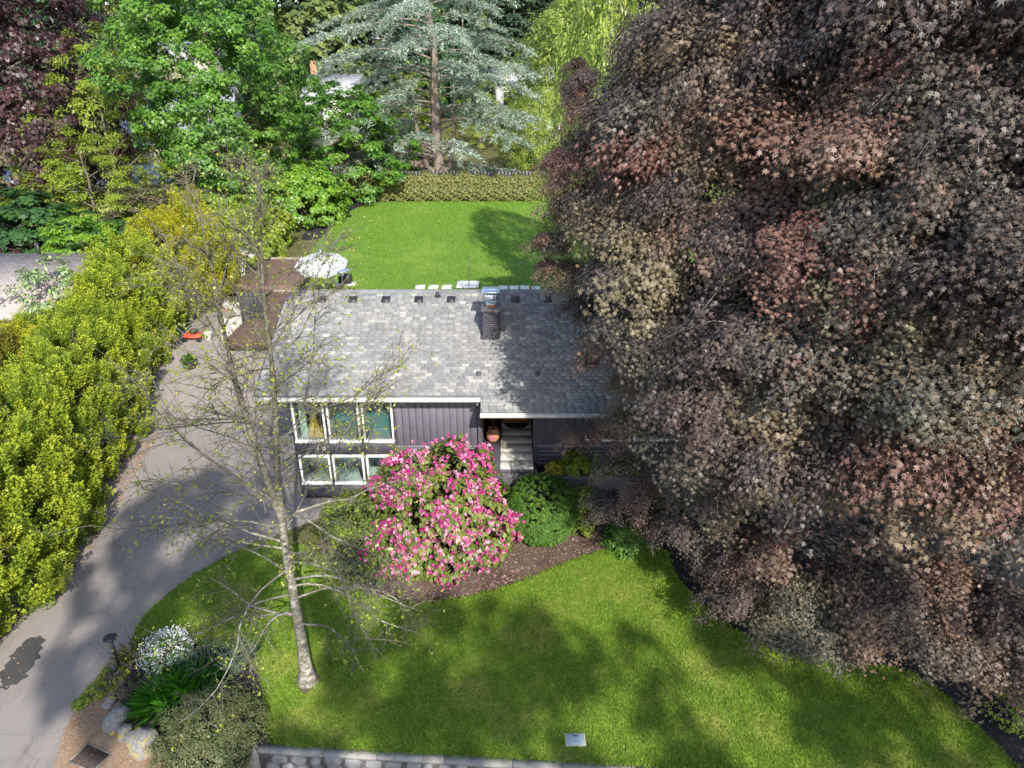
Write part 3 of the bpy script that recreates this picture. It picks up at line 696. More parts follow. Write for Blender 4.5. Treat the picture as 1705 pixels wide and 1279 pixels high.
# ------------------------------------------------------------------ vegetation
def bark(name, a, b, sc=5, st=(1, 1, .25)):
    m = M(name); f = m.noise(sc, 6, .75, m.coords(), st); m.col(m.ramp(f, [(.32, a), (.66, b)])).rough(.9, .2); m.bump(f, .7, .03); return m.m
BARK = bark('bark', (.06, .045, .035), (.20, .16, .125)); BARK_PALE = bark('bark_pale', (.085, .075, .06), (.33, .30, .255), 5, (1, 1, .7))
_m = M('birch_bark'); _f = _m.noise(7, 6, .75, _m.coords(), (1, 1, 1.6)); _g = _m.noise(2.2, 3, .6); _z = _m.n('ShaderNodeSeparateXYZ'); _m.l(_m.coords(), _z.inputs[0])
_c = _m.ramp(_f, [(.34, (.05, .042, .032)), (.50, (.22, .20, .165)), (.68, (.50, .47, .42))]); _h = _m.n('ShaderNodeMapRange'); _h.inputs[1].default_value = 2.5; _h.inputs[2].default_value = 7.0; _m.l(_z.outputs[2], _h.inputs[0])
_c = _m.mix(_h.outputs[0], _c, _m.ramp(_f, [(.34, (.045, .04, .028)), (.66, (.21, .195, .145))])); _c = _m.mix(_m.ramp(_g, [(.5, (0, 0, 0)), (.66, (.8, .8, .8))]), _c, (.085, .08, .05))
_m.col(_c).rough(.9, .2); _m.bump(_f, .8, .03); BIRCH = _m.m
BARK_RED = bark('bark_red', (.085, .065, .055), (.26, .215, .18))
L = {}
_CR = [(0, (.016, .011, .012)), (.45, (.042, .028, .028)), (.78, (.085, .056, .050)), (.93, (.20, .13, .09)), (1, (.15, .15, .07))]
_CT = [(0, (.032, .027, .028)), (.3, (.062, .052, .050)), (.45, (.066, .074, .050)), (.6, (.12, .054, .046)), (.8, (.19, .115, .080)), (1, (.19, .16, .095))]
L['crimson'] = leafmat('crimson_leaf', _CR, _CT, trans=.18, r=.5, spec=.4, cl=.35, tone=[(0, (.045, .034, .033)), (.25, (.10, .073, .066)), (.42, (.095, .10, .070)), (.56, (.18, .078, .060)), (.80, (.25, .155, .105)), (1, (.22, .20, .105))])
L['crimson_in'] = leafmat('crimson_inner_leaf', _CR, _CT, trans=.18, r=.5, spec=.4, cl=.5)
L['purple'] = leafmat('purple_leaf', [(0, (.018, .008, .010)), (.6, (.042, .018, .020)), (1, (.085, .036, .034))], [(0, (.020, .011, .014)), (1, (.07, .028, .027))], trans=.2, r=.45, spec=.45)
L['green'] = leafmat('maple_green', [(0, (.045, .12, .016)), (.5, (.085, .20, .024)), (1, (.15, .29, .04))], [(0, (.045, .115, .02)), (.6, (.09, .21, .025)), (1, (.17, .31, .035))], trans=.35)
L['bright'] = leafmat('bright_green', [(0, (.07, .17, .015)), (.5, (.13, .28, .02)), (1, (.24, .38, .04))], [(0, (.07, .17, .02)), (1, (.22, .36, .03))], trans=.35)
L['shade'] = leafmat('street_tree_leaf', [(0, (.03, .09, .015)), (1, (.08, .18, .03))], trans=.05)
L['deep'] = leafmat('deep_green', [(0, (.014, .045, .012)), (.5, (.03, .085, .02)), (1, (.06, .14, .03))], [(0, (.018, .05, .016)), (1, (.05, .12, .025))], trans=.25)
L['lime'] = leafmat('lime_leaf', [(0, (.11, .18, .012)), (.5, (.20, .29, .018)), (1, (.34, .40, .04))], [(0, (.12, .16, .02)), (.6, (.21, .30, .02)), (1, (.30, .28, .08))], trans=.35)
L['gold'] = leafmat('gold_conifer', [(0, (.16, .17, .008)), (.45, (.29, .29, .012)), (1, (.48, .44, .022))], [(0, (.17, .19, .010)), (.5, (.30, .30, .014)), (1, (.46, .38, .02))], trans=.25, r=.6, spec=.3)
L['goldg'] = leafmat('green_gold_conifer', [(0, (.060, .115, .012)), (.5, (.20, .275, .018)), (1, (.46, .51, .045))], [(0, (.055, .125, .014)), (.5, (.215, .285, .020)), (1, (.43, .43, .03))], trans=.25, r=.6, spec=.3)
L['olive'] = leafmat('olive_conifer', [(0, (.05, .06, .010)), (.5, (.12, .12, .014)), (1, (.36, .28, .025))], [(0, (.05, .065, .012)), (.6, (.12, .12, .015)), (1, (.38, .29, .02))], trans=.2, r=.6, spec=.3)
L['yellow'] = leafmat('yellow_leaf', [(0, (.26, .25, .02)), (.5, (.42, .38, .03)), (1, (.58, .52, .06))], trans=.35)
L['cedar'] = leafmat('cedar_needle', [(0, (.14, .19, .12)), (.5, (.31, .39, .30)), (1, (.54, .63, .54))], [(0, (.14, .18, .09)), (.5, (.31, .38, .28)), (1, (.52, .61, .53))], trans=.3, r=.55)
L['willow'] = leafmat('willow_leaf', [(0, (.15, .22, .035)), (.5, (.26, .35, .06)), (1, (.42, .48, .12))], [(0, (.15, .22, .035)), (1, (.35, .42, .085))], trans=.4)
L['fir'] = leafmat('fir_needle', [(0, (.018, .04, .020)), (.5, (.036, .07, .03)), (1, (.07, .11, .045))], [(0, (.02, .045, .025)), (1, (.055, .09, .035))], trans=.15, r=.6)
L['mixed'] = leafmat('wood_leaf', [(0, (.055, .095, .022)), (.5, (.12, .17, .036)), (1, (.21, .25, .06))], [(0, (.06, .10, .03)), (1, (.17, .20, .06))], trans=.3)
L['brown'] = leafmat('twiggy', [(0, (.07, .06, .035)), (.5, (.13, .11, .06)), (1, (.20, .18, .09))], [(0, (.07, .08, .03)), (1, (.16, .12, .07))], trans=.25)
L['box'] = leafmat('box_leaf', [(0, (.035, .085, .013)), (.5, (.065, .145, .020)), (1, (.11, .21, .035))], [(0, (.035, .09, .015)), (.85, (.075, .16, .025)), (1, (.20, .30, .05))], trans=.25, r=.65, spec=.2)
L['hedge'] = leafmat('hedge_leaf', [(0, (.07, .10, .024)), (.5, (.20, .21, .055)), (1, (.42, .36, .14))], [(0, (.09, .12, .03)), (1, (.31, .29, .09))], trans=.25)
L['rhodo'] = leafmat('rhodo_leaf', [(0, (.055, .095, .018)), (.5, (.12, .18, .03)), (1, (.28, .30, .07))], [(0, (.06, .10, .02)), (1, (.22, .25, .05))], trans=.3, r=.4)
L['sprout'] = leafmat('new_leaf', [(0, (.20, .26, .02)), (.6, (.32, .38, .04)), (1, (.42, .42, .08))], trans=.45)
L['daylily'] = leafmat('daylily_blade', [(0, (.05, .22, .015)), (.5, (.09, .34, .02)), (1, (.16, .44, .04))], trans=.35, r=.45)
L['iris'] = leafmat('iris_blade', [(0, (.10, .19, .12)), (.5, (.17, .28, .19)), (1, (.28, .40, .28))], trans=.25, r=.45)
L['heather'] = leafmat('heather', [(0, (.045, .065, .02)), (.5, (.09, .115, .035)), (1, (.16, .17, .06))], [(0, (.05, .085, .022)), (.5, (.10, .12, .04)), (1, (.15, .115, .065))], trans=.2)
L['variegated'] = leafmat('variegated_leaf', [(0, (.08, .15, .045)), (.5, (.17, .25, .085)), (1, (.38, .44, .22))], trans=.3)
def petal(name, a, b, c): return leafmat(name, [(0, a), (.5, b), (1, c)], trans=.3, r=.5, spec=.3)
PINK = [petal('pink_petal', (.36, .035, .15), (.50, .075, .24), (.64, .17, .36)), petal('pale_pink_petal', (.50, .12, .27), (.64, .25, .40), (.76, .44, .55)), petal('magenta_petal', (.34, .015, .15), (.46, .03, .22), (.56, .08, .30))]
WHITE_P = petal('white_petal', (.70, .70, .66), (.82, .82, .80), (.88, .88, .86))

def prof(pts):
    p = np.array(pts, float); return lambda t: np.interp(t, p[:, 0], p[:, 1])
ROUND = prof([(0, .35), (.12, .72), (.3, .95), (.5, 1), (.7, .87), (.85, .62), (.95, .34), (1, .1)])
DOME = prof([(0, .8), (.2, 1), (.5, .96), (.75, .72), (.9, .45), (1, .12)])
CONE = prof([(0, .75), (.08, 1), (.4, .72), (.7, .42), (.9, .17), (1, .03)])
MOUND = prof([(0, .85), (.25, 1), (.55, .93), (.8, .68), (.95, .32), (1, .08)])

def limbs(rng, h, r0, P, n, z_lo=.25, trunk_top=.85, pull=.5):
    """a tapered trunk and limbs that run to some of the twig ends (local coords)"""
    zz = np.linspace(0, h*trunk_top, 8); wob = np.cumsum(rng.normal(0, .012*h, (8, 2)), 0)*np.linspace(0, 1, 8)[:, None]
    tr = np.c_[wob, zz]; lines = [(tr, r0*np.linspace(1, .18, 8)*np.r_[1.35, np.ones(7)])]
    for k in rng.choice(len(P), min(n, len(P)), replace=False):
        p = P[k]; z0 = max(h*z_lo*rng.random()+.12*h, min(p[2]-pull*np.hypot(p[0], p[1]), h*trunk_top*.95)); z0 = max(z0, .08*h)
        s = np.array([np.interp(z0, zz, tr[:, 0]), np.interp(z0, zz, tr[:, 1]), z0]); rr = r0*np.interp(z0, zz, np.linspace(1, .18, 8))*.5
        m_ = (s+p)/2+np.array([0, 0, .10*np.linalg.norm(p-s)])+rng.normal(0, .05, 3)*np.linalg.norm(p-s)
        t = np.linspace(0, 1, 6)[:, None]; c = (1-t)**2*s+2*t*(1-t)*m_+t*t*p
        lines.append((c, np.linspace(rr, max(.012, rr*.15), 6)))
    V, F = tubes(lines, 6); return V, F
def make_crown(seed, pr, R, z0, z1, nc, per, cs, leaf, tmpl, mat, inner=.55, lob=.14, flat=.6, sx=1, sy=1, **kw):
    r = np.random.default_rng(seed); P, O, f = clumps(r, lambda t: R*pr(t), z0, z1, nc, inner, lob); P = P*np.array([sx, sy, 1])
    C, N, T_, cl = spray_leaves(r, P, O, per, cs, flat, **kw)
    return P, leaf_mesh('crown', r, C, N, T_, leaf, tmpl, mat, cl)
_proto = {}
def tree(name, label, cat, base, h, R, kind, group=None, rot=0.0, sxy=1.0, sz=1.0):
    """a tree of a kind; the kind's meshes are built once and shared"""
    root = thing(name, base, label, cat, group)
    if kind not in _proto: _proto[kind] = KINDS[kind]()
    tm, cm, h0, R0 = _proto[kind]
    s = (R/R0*sxy, R/R0*sxy, h/h0*sz)
    put('trunk', tm, root, (0, 0, 0), (0, 0, rot), s); put('crown', cm, root, (0, 0, 0), (0, 0, rot), s)
    return root
def generic(seed, pr, R, h, z0, nc, per, cs, leaf, tmpl, mat, barkm=BARK, r0=None, nl=24, **kw):
    def f():
        P, cm = make_crown(seed, pr, R, z0, h, nc, per, cs, leaf, tmpl, mat, **kw)
        V, F = limbs(np.random.default_rng(seed+1), h, r0 or .022*h, P, nl)
        return np_mesh('trunk', V, F, barkm, None, True), cm, h, R
    return f
KINDS = {
 'green_maple': generic(11, ROUND, 5.2, 17, 2.0, 640, 84, .78, .20, STAR, L['green'], flat=.55, inner=.5, lob=.2, upn=.8),
 'small_maple': generic(12, DOME, 4.0, 8.5, .8, 320, 76, .66, .20, STAR, L['green'], flat=.5, inner=.5, lob=.18, upn=.8),
 'young_maple': generic(13, ROUND, 2.4, 6.2, 1.0, 130, 44, .5, .24, STAR, L['bright'], flat=.6, inner=.4, lob=.2),
 'beech': generic(14, DOME, 7.6, 18, 1.5, 760, 56, .80, .21, WIDE, L['purple'], flat=.5, inner=.6, lob=.12, upn=.5),
 'lime_tree': generic(15, DOME, 5.2, 11, .8, 230, 70, .75, .20, SPRAY, L['lime'], flat=.45, inner=.35, lob=.25, upn=.9),
 'willow': generic(16, DOME, 6.0, 17, 1.5, 520, 80, .8, .23, OVAL, L['willow'], flat=1.5, inner=.5, lob=.14, upn=.2, tip_down=1.6),
 'fir': generic(17, CONE, 4.5, 24, 2.0, 420, 34, 1.0, .55, SPRAY, L['fir'], flat=.45, inner=.25, lob=.10, tip_out=1.2, tip_down=.5),
 'wood': generic(18, ROUND, 5.0, 16, 2.0, 260, 44, 1.0, .45, WIDE, L['mixed'], flat=.6, inner=.5, lob=.2),
 'twiggy': generic(19, ROUND, 4.5, 14, 1.5, 240, 40, .9, .34, OVAL, L['brown'], BARK_PALE, flat=.7, inner=.35, lob=.2, nl=90),
 'dark_round': generic(20, ROUND, 4.5, 13, 1.0, 260, 44, .9, .36, WIDE, L['deep'], flat=.6, inner=.5, lob=.18),
 'bluespruce': generic(21, CONE, 2.5, 9, .4, 200, 30, .6, .4, SPRAY, L['cedar'], flat=.5, inner=.3),
 'shade': generic(22, ROUND, 5.0, 30, 15.0, 120, 46, .72, .36, WIDE, L['shade'], flat=.8, inner=.15, lob=.3, nl=30, r0=.22),
 'deep_shrub': generic(23, MOUND, 2.4, 3.2, .1, 170, 50, .42, .20, WIDE, L['deep'], r0=.06, nl=14, inner=.6, lob=.12),
 'green_shrub': generic(24, MOUND, 3.0, 3.0, .1, 300, 70, .40, .15, WIDE, L['bright'], r0=.06, nl=14, inner=.6, lob=.12),
 'lime_shrub': generic(25, MOUND, 2.2, 2.4, .1, 170, 50, .40, .16, WIDE, L['lime'], r0=.05, nl=14, inner=.55, lob=.15),
 'pale_shrub': generic(26, MOUND, 1.6, 3.0, .2, 130, 45, .34, .15, OVAL, L['variegated'], r0=.05, nl=14, inner=.5, lob=.18),
 'red_shrub': generic(27, MOUND, 1.6, 2.2, .1, 110, 45, .34, .16, OVAL, L['purple'], r0=.05, nl=14, inner=.5, lob=.18),
}
# upright golden conifers with fan-shaped sprays
def conifer_kind(seed, mat, R=1.8, h=5.0, nc=430, per=165, shape=None):
    def f():
        r = np.random.default_rng(seed); pr = shape or prof([(0, .82), (.15, 1), (.45, .95), (.7, .75), (.88, .45), (1, .06)])
        P, O, ff = clumps(r, lambda t: R*pr(t), .15, h-.3, nc, .72, .12); n = len(P)
        ax = unit(np.array([0, 0, 1.0])+O*np.array([.55, .55, .1])+r.normal(0, .12, (n, 3))); ln = .5+.45*r.random(n); rd = .10+.07*r.random(n)
        A = np.repeat(ax, per, 0); s = r.random(n*per)-.5; rad = unit(np.cross(A, r.normal(0, 1, (n*per, 3)))); w_ = np.repeat(rd, per)*np.sqrt(np.maximum(0, 1-(2*s)**2*.9))*(.55+.5*r.random(n*per))
        C = np.repeat(P, per, 0)+A*(s*np.repeat(ln, per))[:, None]+rad*w_[:, None]
        T_ = unit(A*.9+rad*.75+r.normal(0, .25, (n*per, 3))); N = unit(np.cross(T_, np.cross(A, rad))+r.normal(0, .5, (n*per, 3)))
        sz = .072*(.65+.7*r.random(n*per)); Vv, Fv = leaves(C, N, T_, sz, np.array([(0, 0, 0), (.26, .6, -.06), (0, 1, -.1), (-.26, .6, .06)]))
        cm = np_mesh('crown', Vv, Fv, mat, {'rnd': np.clip(.42+.55*s+r.normal(0, .22, n*per), 0, 1), 'clump': np.repeat(r.random(n), per)})
        V, F = limbs(r, h, .10, P, 20); return np_mesh('trunk', V, F, BARK, None, True), cm, h, R
    return f
KINDS['cypress_a'] = conifer_kind(31, L['goldg']); KINDS['cypress_b'] = conifer_kind(32, L['gold']); KINDS['cypress_c'] = conifer_kind(33, L['olive'], nc=380)

def on(x, y): return (x, y, float(terrain(x, y)))
def at_px(px, Y, z=1.2): d = gy(px, 400, Y); D = Y*cp+(CAM_H-z)*sp; return (px-CX)/FOC*D
def ztop(py, Y): return float(gy(852, py, Y)[2])

# --- the great crimson maple on the right
def bough_mesh(seed):
    """a fan of drooping twigs hung with leaves; x points away from the trunk"""
    r = np.random.default_rng(seed); C, N, T_, cl, tw = [], [], [], [], []
    for k in range(17):
        a = r.uniform(-1.9, 1.9); el = r.uniform(-.15, .55); ln = r.uniform(.75, 1.45)*(1-.22*abs(a)); s = np.linspace(0, 1, 8)[:, None]
        d = np.array([math.cos(a)*math.cos(el), math.sin(a)*math.cos(el), math.sin(el)*.7])
        q = np.array([-.35, 0, 0])+d*ln*s+np.array([0, 0, -.42*ln])*s**2.2+r.normal(0, .03, (8, 3))*s; tw.append((q, np.linspace(.011, .004, 8)))
        n = 310; u = r.random(n)**.75; i = u*7; i0 = np.minimum(i.astype(int), 6); p = q[i0]+(q[i0+1]-q[i0])*(i-i0)[:, None]
        off = r.normal(0, .11, (n, 3)); C.append(p+off-np.array([0, 0, .03])); o = unit(np.c_[np.full(n, d[0]), np.full(n, d[1]), np.zeros(n)])
        N.append(unit(o*.55+np.array([.25, 0, .7])+off*4+r.normal(0, .45, (n, 3)))); T_.append(unit(o*.7+off*4+np.array([.15, 0, -.75])+r.normal(0, .3, (n, 3)))); cl.append(np.full(n, r.random()))
    C, N, T_, cl = map(np.concatenate, (C, N, T_, cl)); s = .051*(.6+.8*r.random(len(C)))
    V, F = leaves(C, N, T_, s, MAPLE); Vt, Ft = tubes(tw, 3)
    me = np_mesh('bough', np.r_[V, Vt], [F, Ft+len(V)], L['crimson'], {'rnd': np.r_[r.random(len(C)), np.zeros(len(Ft))], 'clump': np.r_[cl, np.zeros(len(Ft))]})
    me.materials.append(BARK_PALE); idx = np.zeros(len(F)+len(Ft), np.int32); idx[len(F):] = 1; me.polygons.foreach_set('material_index', idx); return me
def crimson():
    r = np.random.default_rng(101); bx, by = 11.2, 16.9
    root = thing('maple_tree', (bx, by, 0), 'huge dark crimson maple filling the right side beside the lawn', 'tree')
    pr = prof([(0, .80), (.06, .95), (.16, 1.02), (.35, 1.04), (.55, .97), (.68, .84), (.82, .58), (.93, .30), (1, .05)])
    P, O, f = clumps(r, lambda t: 9.0*pr(t), 1.7, 20.3, 6000, .80, .085); P[:, 0] -= .7
    xw, yw_, zw = P[:, 0]+bx, P[:, 1]+by, P[:, 2]
    # the outline of the crown: how far it reaches towards the drive and the lawn at each height
    xm = np.interp(zw, [1.5, 3, 4.5, 5.5, 7, 8.5, 12, 14, 17], [4.6, 3.7, 2.5, 3.2, 3.0, 2.0, 2.0, 3.5, 5])+.35*np.sin(2.1*zw+.9*yw_)
    ym = np.where(zw < 6, np.interp(xw, [3, 4.5, 6.4, 9, 12], [14.4, 12.9, 11.7, 10.8, 10.3])+.3*np.sin(1.7*xw), -9)
    inside = (xw < 11.2) & (yw_ > 16.7) & (yw_ < 28.3) & (zw < 3.9+SL*(np.minimum(yw_, 45.2-yw_)-18.3)+1.1)
    cam_side = (unit(P[:, :2])@unit(np.array([-bx, -by])) > -.08) & (np.abs(xw/np.maximum(yw_, .1)) < 1.0)
    kp = (xw > xm) & (yw_ > ym) & ~inside & cam_side; P, O = P[kp], O[kp]
    # spread the boughs evenly over the outside
    wc = np.clip(17/np.linalg.norm(P+np.array([bx, by, -CAM_H]), axis=1), .75, 1.6); sel = [0]; dm = np.linalg.norm(P-P[0], axis=1)
    for _ in range(246):
        k = int(np.argmax(dm*wc)); sel.append(k); dm = np.minimum(dm, np.linalg.norm(P-P[k], axis=1))
    P, O = P[sel], O[sel]; bm_ = [bough_mesh(140+k) for k in range(6)]
    for p, o in zip(P, O):
        s = 1.12+.30*r.random(); put('bough', bm_[r.integers(0, 6)], root, p-o*(.9*r.random()-.15), (r.normal(0, .28), -.25*o[2]+r.normal(.08, .25), math.atan2(o[1], o[0])+r.normal(0, .5)), (s*(.85+.3*r.random()), s*(.85+.3*r.random()), s*(.9+.5*r.random())))
    for px, py, Yd, s in [(1215, 985, 12.7, .75), (1290, 1015, 12.2, .85), (1370, 1030, 11.7, .9), (1440, 1015, 11.5, .9), (1510, 1030, 11.3, .9), (1575, 1060, 11.0, .85), (1640, 1085, 10.8, .85), (1690, 1060, 10.8, .9), (1470, 950, 12.0, .95), (1560, 970, 11.6, .95), (1640, 990, 11.2, .95), (1200, 905, 13.6, .8), (1270, 900, 13.0, .8), (952, 105, 18.8, .32), (960, 150, 18.6, .4), (900, 395, 17.2, .42), (905, 440, 17.2, .36), (1075, 85, 17.5, .5), (1090, 30, 17.5, .5), (945, 345, 17.2, .4), (945, 725, 16.4, .4), (985, 590, 17.2, .4), (958, 130, 18.6, .55), (968, 175, 18.2, .6), (935, 265, 17.8, .6), (935, 330, 17.4, .7), (915, 400, 17.4, .6), (940, 450, 17.4, .7), (970, 500, 17.4, .65), (1000, 550, 17.4, .6), (965, 708, 16.6, .5), (1010, 715, 16.6, .7), (1050, 690, 16.6, .7), (1030, 770, 15.8, .7), (1005, 835, 15.0, .55), (1060, 830, 14.6, .6), (1115, 870, 14.2, .7), (1160, 900, 13.8, .6), (1085, 640, 17, .6), (1050, 590, 17, .5), (925, 300, 17.6, .45), (1030, 640, 16.9, .5)]:
        c = gy(px, py, Yd)-np.array([bx, by, 0]); put('bough', bm_[r.integers(0, 6)], root, c, (r.normal(0, .2), r.normal(.1, .2), math.pi+r.normal(0, .5)), (1.25*s, 1.25*s, 1.25*s))
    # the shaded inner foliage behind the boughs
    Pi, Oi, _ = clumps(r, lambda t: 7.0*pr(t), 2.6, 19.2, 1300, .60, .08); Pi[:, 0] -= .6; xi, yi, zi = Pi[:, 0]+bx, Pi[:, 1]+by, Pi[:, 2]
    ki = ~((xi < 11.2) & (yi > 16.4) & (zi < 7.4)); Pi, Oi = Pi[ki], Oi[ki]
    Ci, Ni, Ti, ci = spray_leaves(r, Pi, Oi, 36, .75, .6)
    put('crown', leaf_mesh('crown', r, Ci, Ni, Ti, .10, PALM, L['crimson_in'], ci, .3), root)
    V, F = limbs(r, 19, .36, P*np.array([.92, .92, 1]), 110, .3, .9, .55); put('trunk', np_mesh('trunk', V, F, BARK, None, True), root)
crimson()

# --- the bare birch that is just coming into leaf, front left
def birch():
    r = np.random.default_rng(202); bx, by = -4.62, 11.6
    root = thing('birch_tree', (bx, by, 0), 'slender pale-barked tree coming into leaf on the front lawn', 'tree')
    def W(x, y, z): return np.array([x-bx, y-by, z])
    def curve(pts, n):
        p = np.array(pts, float); d = np.r_[0, np.cumsum(np.linalg.norm(np.diff(p, axis=0), axis=1))]
        t = np.linspace(0, d[-1], n); q = np.stack([np.interp(t, d, p[:, k]) for k in range(3)], 1)
        for _ in range(3): q[1:-1] = .5*q[1:-1]+.25*(q[:-2]+q[2:])
        return q
    trunk = curve([W(-4.62, 11.6, 0), W(-4.60, 11.62, 1.6), W(-4.62, 11.6, 3.2), W(-4.60, 11.6, 4.8), W(-4.45, 11.6, 6.3), W(-4.28, 11.65, 7.7), W(-4.3, 11.6, 9.0), W(-4.1, 11.6, 10.4), W(-4.05, 11.6, 11.3)], 24)
    tr_r = .128*np.linspace(1, .05, 24)**1.05; tr_r[0] *= 2.0; tr_r[1] *= 1.25; tr_r[2] *= 1.06
    led = curve([W(-4.6, 11.6, 4.6), W(-4.85, 11.65, 6.0), W(-5.05, 11.7, 7.4), W(-5.1, 11.7, 8.6), W(-5.1, 11.8, 9.6), W(-5.2, 11.8, 10.5)], 16)
    lines = [(trunk, tr_r), (led, .085*np.linspace(1, .1, 16))]; tw = []; LC = []
    prim = []
    for axis, rad, n, lo, hi in ((trunk, tr_r, 44, .15, .98), (led, lines[1][1], 18, .15, .98)):
        for k in range(n):
            s = lo+(hi-lo)*(k+r.random())/n; i = s*(len(axis)-1); i0 = int(i); p = axis[i0]+(axis[min(i0+1, len(axis)-1)]-axis[i0])*(i-i0)
            a = k*2.4+r.normal(0, .5); h = p[2]
            Ln = np.interp(h, [1.5, 2.5, 5, 7.5, 9.5, 11.3], [1.6, 2.9, 3.3, 2.4, 1.5, .6])*(.7+.5*r.random())
            el = np.interp(h, [2, 5, 9, 12], [.22, .5, .8, 1.0])+r.normal(0, .15)
            prim.append((p, a, el, Ln, np.interp(s, np.linspace(0, 1, len(rad)), rad)*.26))
    # two strong limbs seen at the left and right
    prim += [(trunk[10], math.pi*.96, .62, 3.8, .038), (trunk[8], math.pi*1.05, .35, 3.4, .03), (trunk[6], -.05, .25, 3.0, .03), (trunk[9], .35, .5, 3.2, .032), (trunk[4], 2.6, .1, 2.3, .022)]
    def grow(p, a, el, Ln, rad, sag, n):
        q = [p]; d = np.array([math.cos(a)*math.cos(el), math.sin(a)*math.cos(el), math.sin(el)])
        for k in range(n): d = unit(d+r.normal(0, .15, 3)+np.array([0, 0, -sag])); q.append(q[-1]+d*Ln/n)
        return np.array(q)
    for p, a, el, Ln, rad in prim:
        q = grow(p, a, el, Ln, rad, .02 if p[2] > 5 else .06, 9); lines.append((q, np.linspace(max(rad, .014), .006, 10)))
        for k in range(int(7+Ln*4.2)):
            s = .22+.76*r.random(); i0 = int(s*9); p2 = q[i0]+(q[min(i0+1, 9)]-q[i0])*(s*9-i0); a2 = a+r.choice([-1, 1])*(.5+.7*r.random())
            L2 = Ln*(.20+.26*r.random())*(1.15-s*.5); q2 = grow(p2, a2, el+r.normal(0, .4), L2, .006, .03 if p[2] > 5 else .10, 5); tw.append((q2, np.linspace(.0075, .003, 6)))
            for kk in range(4):
                s3 = .3+.7*r.random(); p3 = q2[min(int(s3*5), 5)]; L3 = .14+.34*r.random()
                q3 = grow(p3, a2+r.normal(0, 1.0), r.normal(.1, .6), L3, .003, .08, 3); tw.append((q3, np.linspace(.0042, .0018, 4)))
                if r.random() < .6:
                    for m_ in range(4): LC.append(q3[3 if m_ < 3 else 2]+r.normal(0, .006, 3))
    V, F = tubes(lines, 7); put('trunk', np_mesh('trunk', V, F, BIRCH, None, True), root)
    V, F = tubes(tw, 3); o = put('twigs', np_mesh('twigs', V, F, bark('twig_bark', (.06, .052, .038), (.20, .18, .14)), None, True), root); o['kind'] = 'stuff'
    LC = np.array(LC); n = len(LC); N = unit(r.normal(0, .6, (n, 3))+np.array([0, 0, .8])); T_ = unit(r.normal(0, 1, (n, 3)))
    put('crown', leaf_mesh('crown', r, LC, N, T_, .038, WIDE, L['sprout'], None, .4), root)
birch()

# --- the blue cedar behind the back lawn
def cedar():
    r = np.random.default_rng(303); Yb = 66.0; bx = at_px(735, Yb); root = thing('cedar_tree', (bx, Yb, 1.2), 'tall blue-green cedar with tiered drooping boughs behind the hedge', 'tree')
    h = 23.0; zz = np.linspace(0, h, 12); tr = np.c_[np.cumsum(r.normal(0, .12, 12)), np.zeros(12), zz]; lines = [(tr, .62*np.linspace(1, .06, 12)*np.r_[1.3, np.ones(11)])]
    C, N, T_, cl = [], [], [], []
    bl = []
    for k in range(58):
        z0 = 2.2+20*(k/58)**1.0; a = k*2.39996+r.normal(0, .3); R = np.interp(z0, [0, 3, 8, 15, 20, 23], [7.5, 10.5, 10.5, 8.5, 4.5, 1.2])*(.6+.5*r.random())
        bl.append((z0, a, R))
    bl += [(3.2, math.pi*.97, 11.5), (4.0, math.pi*1.06, 10.5), (9.5, math.pi*1.02, 11.5), (11.5, math.pi*.95, 10.5), (13.0, math.pi*1.1, 11), (7, math.pi*1.15, 8.5), (14, math.pi*1.0, 9.5), (6.5, -.2, 9.0), (10, -.3, 9.5), (12.5, .1, 9)]
    for z0, a, R in bl:
        d = np.array([math.cos(a), math.sin(a), 0]); t = np.linspace(0, 1, 10)[:, None]
        up = r.normal(.10, .06)
        q = np.array([np.interp(z0, zz, tr[:, 0]), 0, z0])+d*R*t+np.array([0, 0, 1])*(R*(up+.24)*t-R*.46*t**2)
        lines.append((q, np.linspace(.075*R/9+.02, .012, 10)))
        side = np.array([-d[1], d[0], 0]); c0 = r.random()
        for m_ in range(int(5+R*2.1)):
            s = .25+.75*r.random()**.8; p = q[min(int(s*9), 9)]; ln = R*.25*(1.15-s*.6)*(.5+r.random()); sd = r.choice([-1, 1]); w_ = unit(d*.7+side*sd*(.4+r.random())+np.array([0, 0, r.normal(-.06, .1)]))
            n = int(20+ln*28); u = r.random(n); c = p+w_*ln*u[:, None]+np.array([0, 0, -.28*ln])*(u**2)[:, None]+r.normal(0, .07, (n, 3))
            tt_ = unit(w_*.6+r.normal(0, .55, (n, 3))+np.array([0, 0, .15])); nn = unit(np.array([0, 0, 1])+r.normal(0, .5, (n, 3)))
            C.append(c); T_.append(tt_); N.append(nn); cl.append(np.full(n, np.clip(c0*.7+.3*s, 0, 1)))
    C, N, T_, cl = map(np.concatenate, (C, N, T_, cl))
    tm = np.array([(0, 0, 0), (.11, .45, .05), (0, 1, -.05), (-.11, .45, .05)])
    put('crown', leaf_mesh('crown', r, C, N, T_, .30, tm, L['cedar'], cl), root)
    for bxx, tilt in ((-.9, .35), (1.2, -.25)):   # the low forked limbs beside the trunk
        lines.append((np.array([(0, -.2, 1.2), (tilt*-3.4, -.3, 2.2), (tilt*-5.2, -.3, 4.2), (tilt*-6.0, -.3, 8.0)]), [.26, .24, .2, .08]))
    V, F = tubes(lines, 7); put('trunk', np_mesh('trunk', V, F, BARK_RED, None, True), root)
cedar()

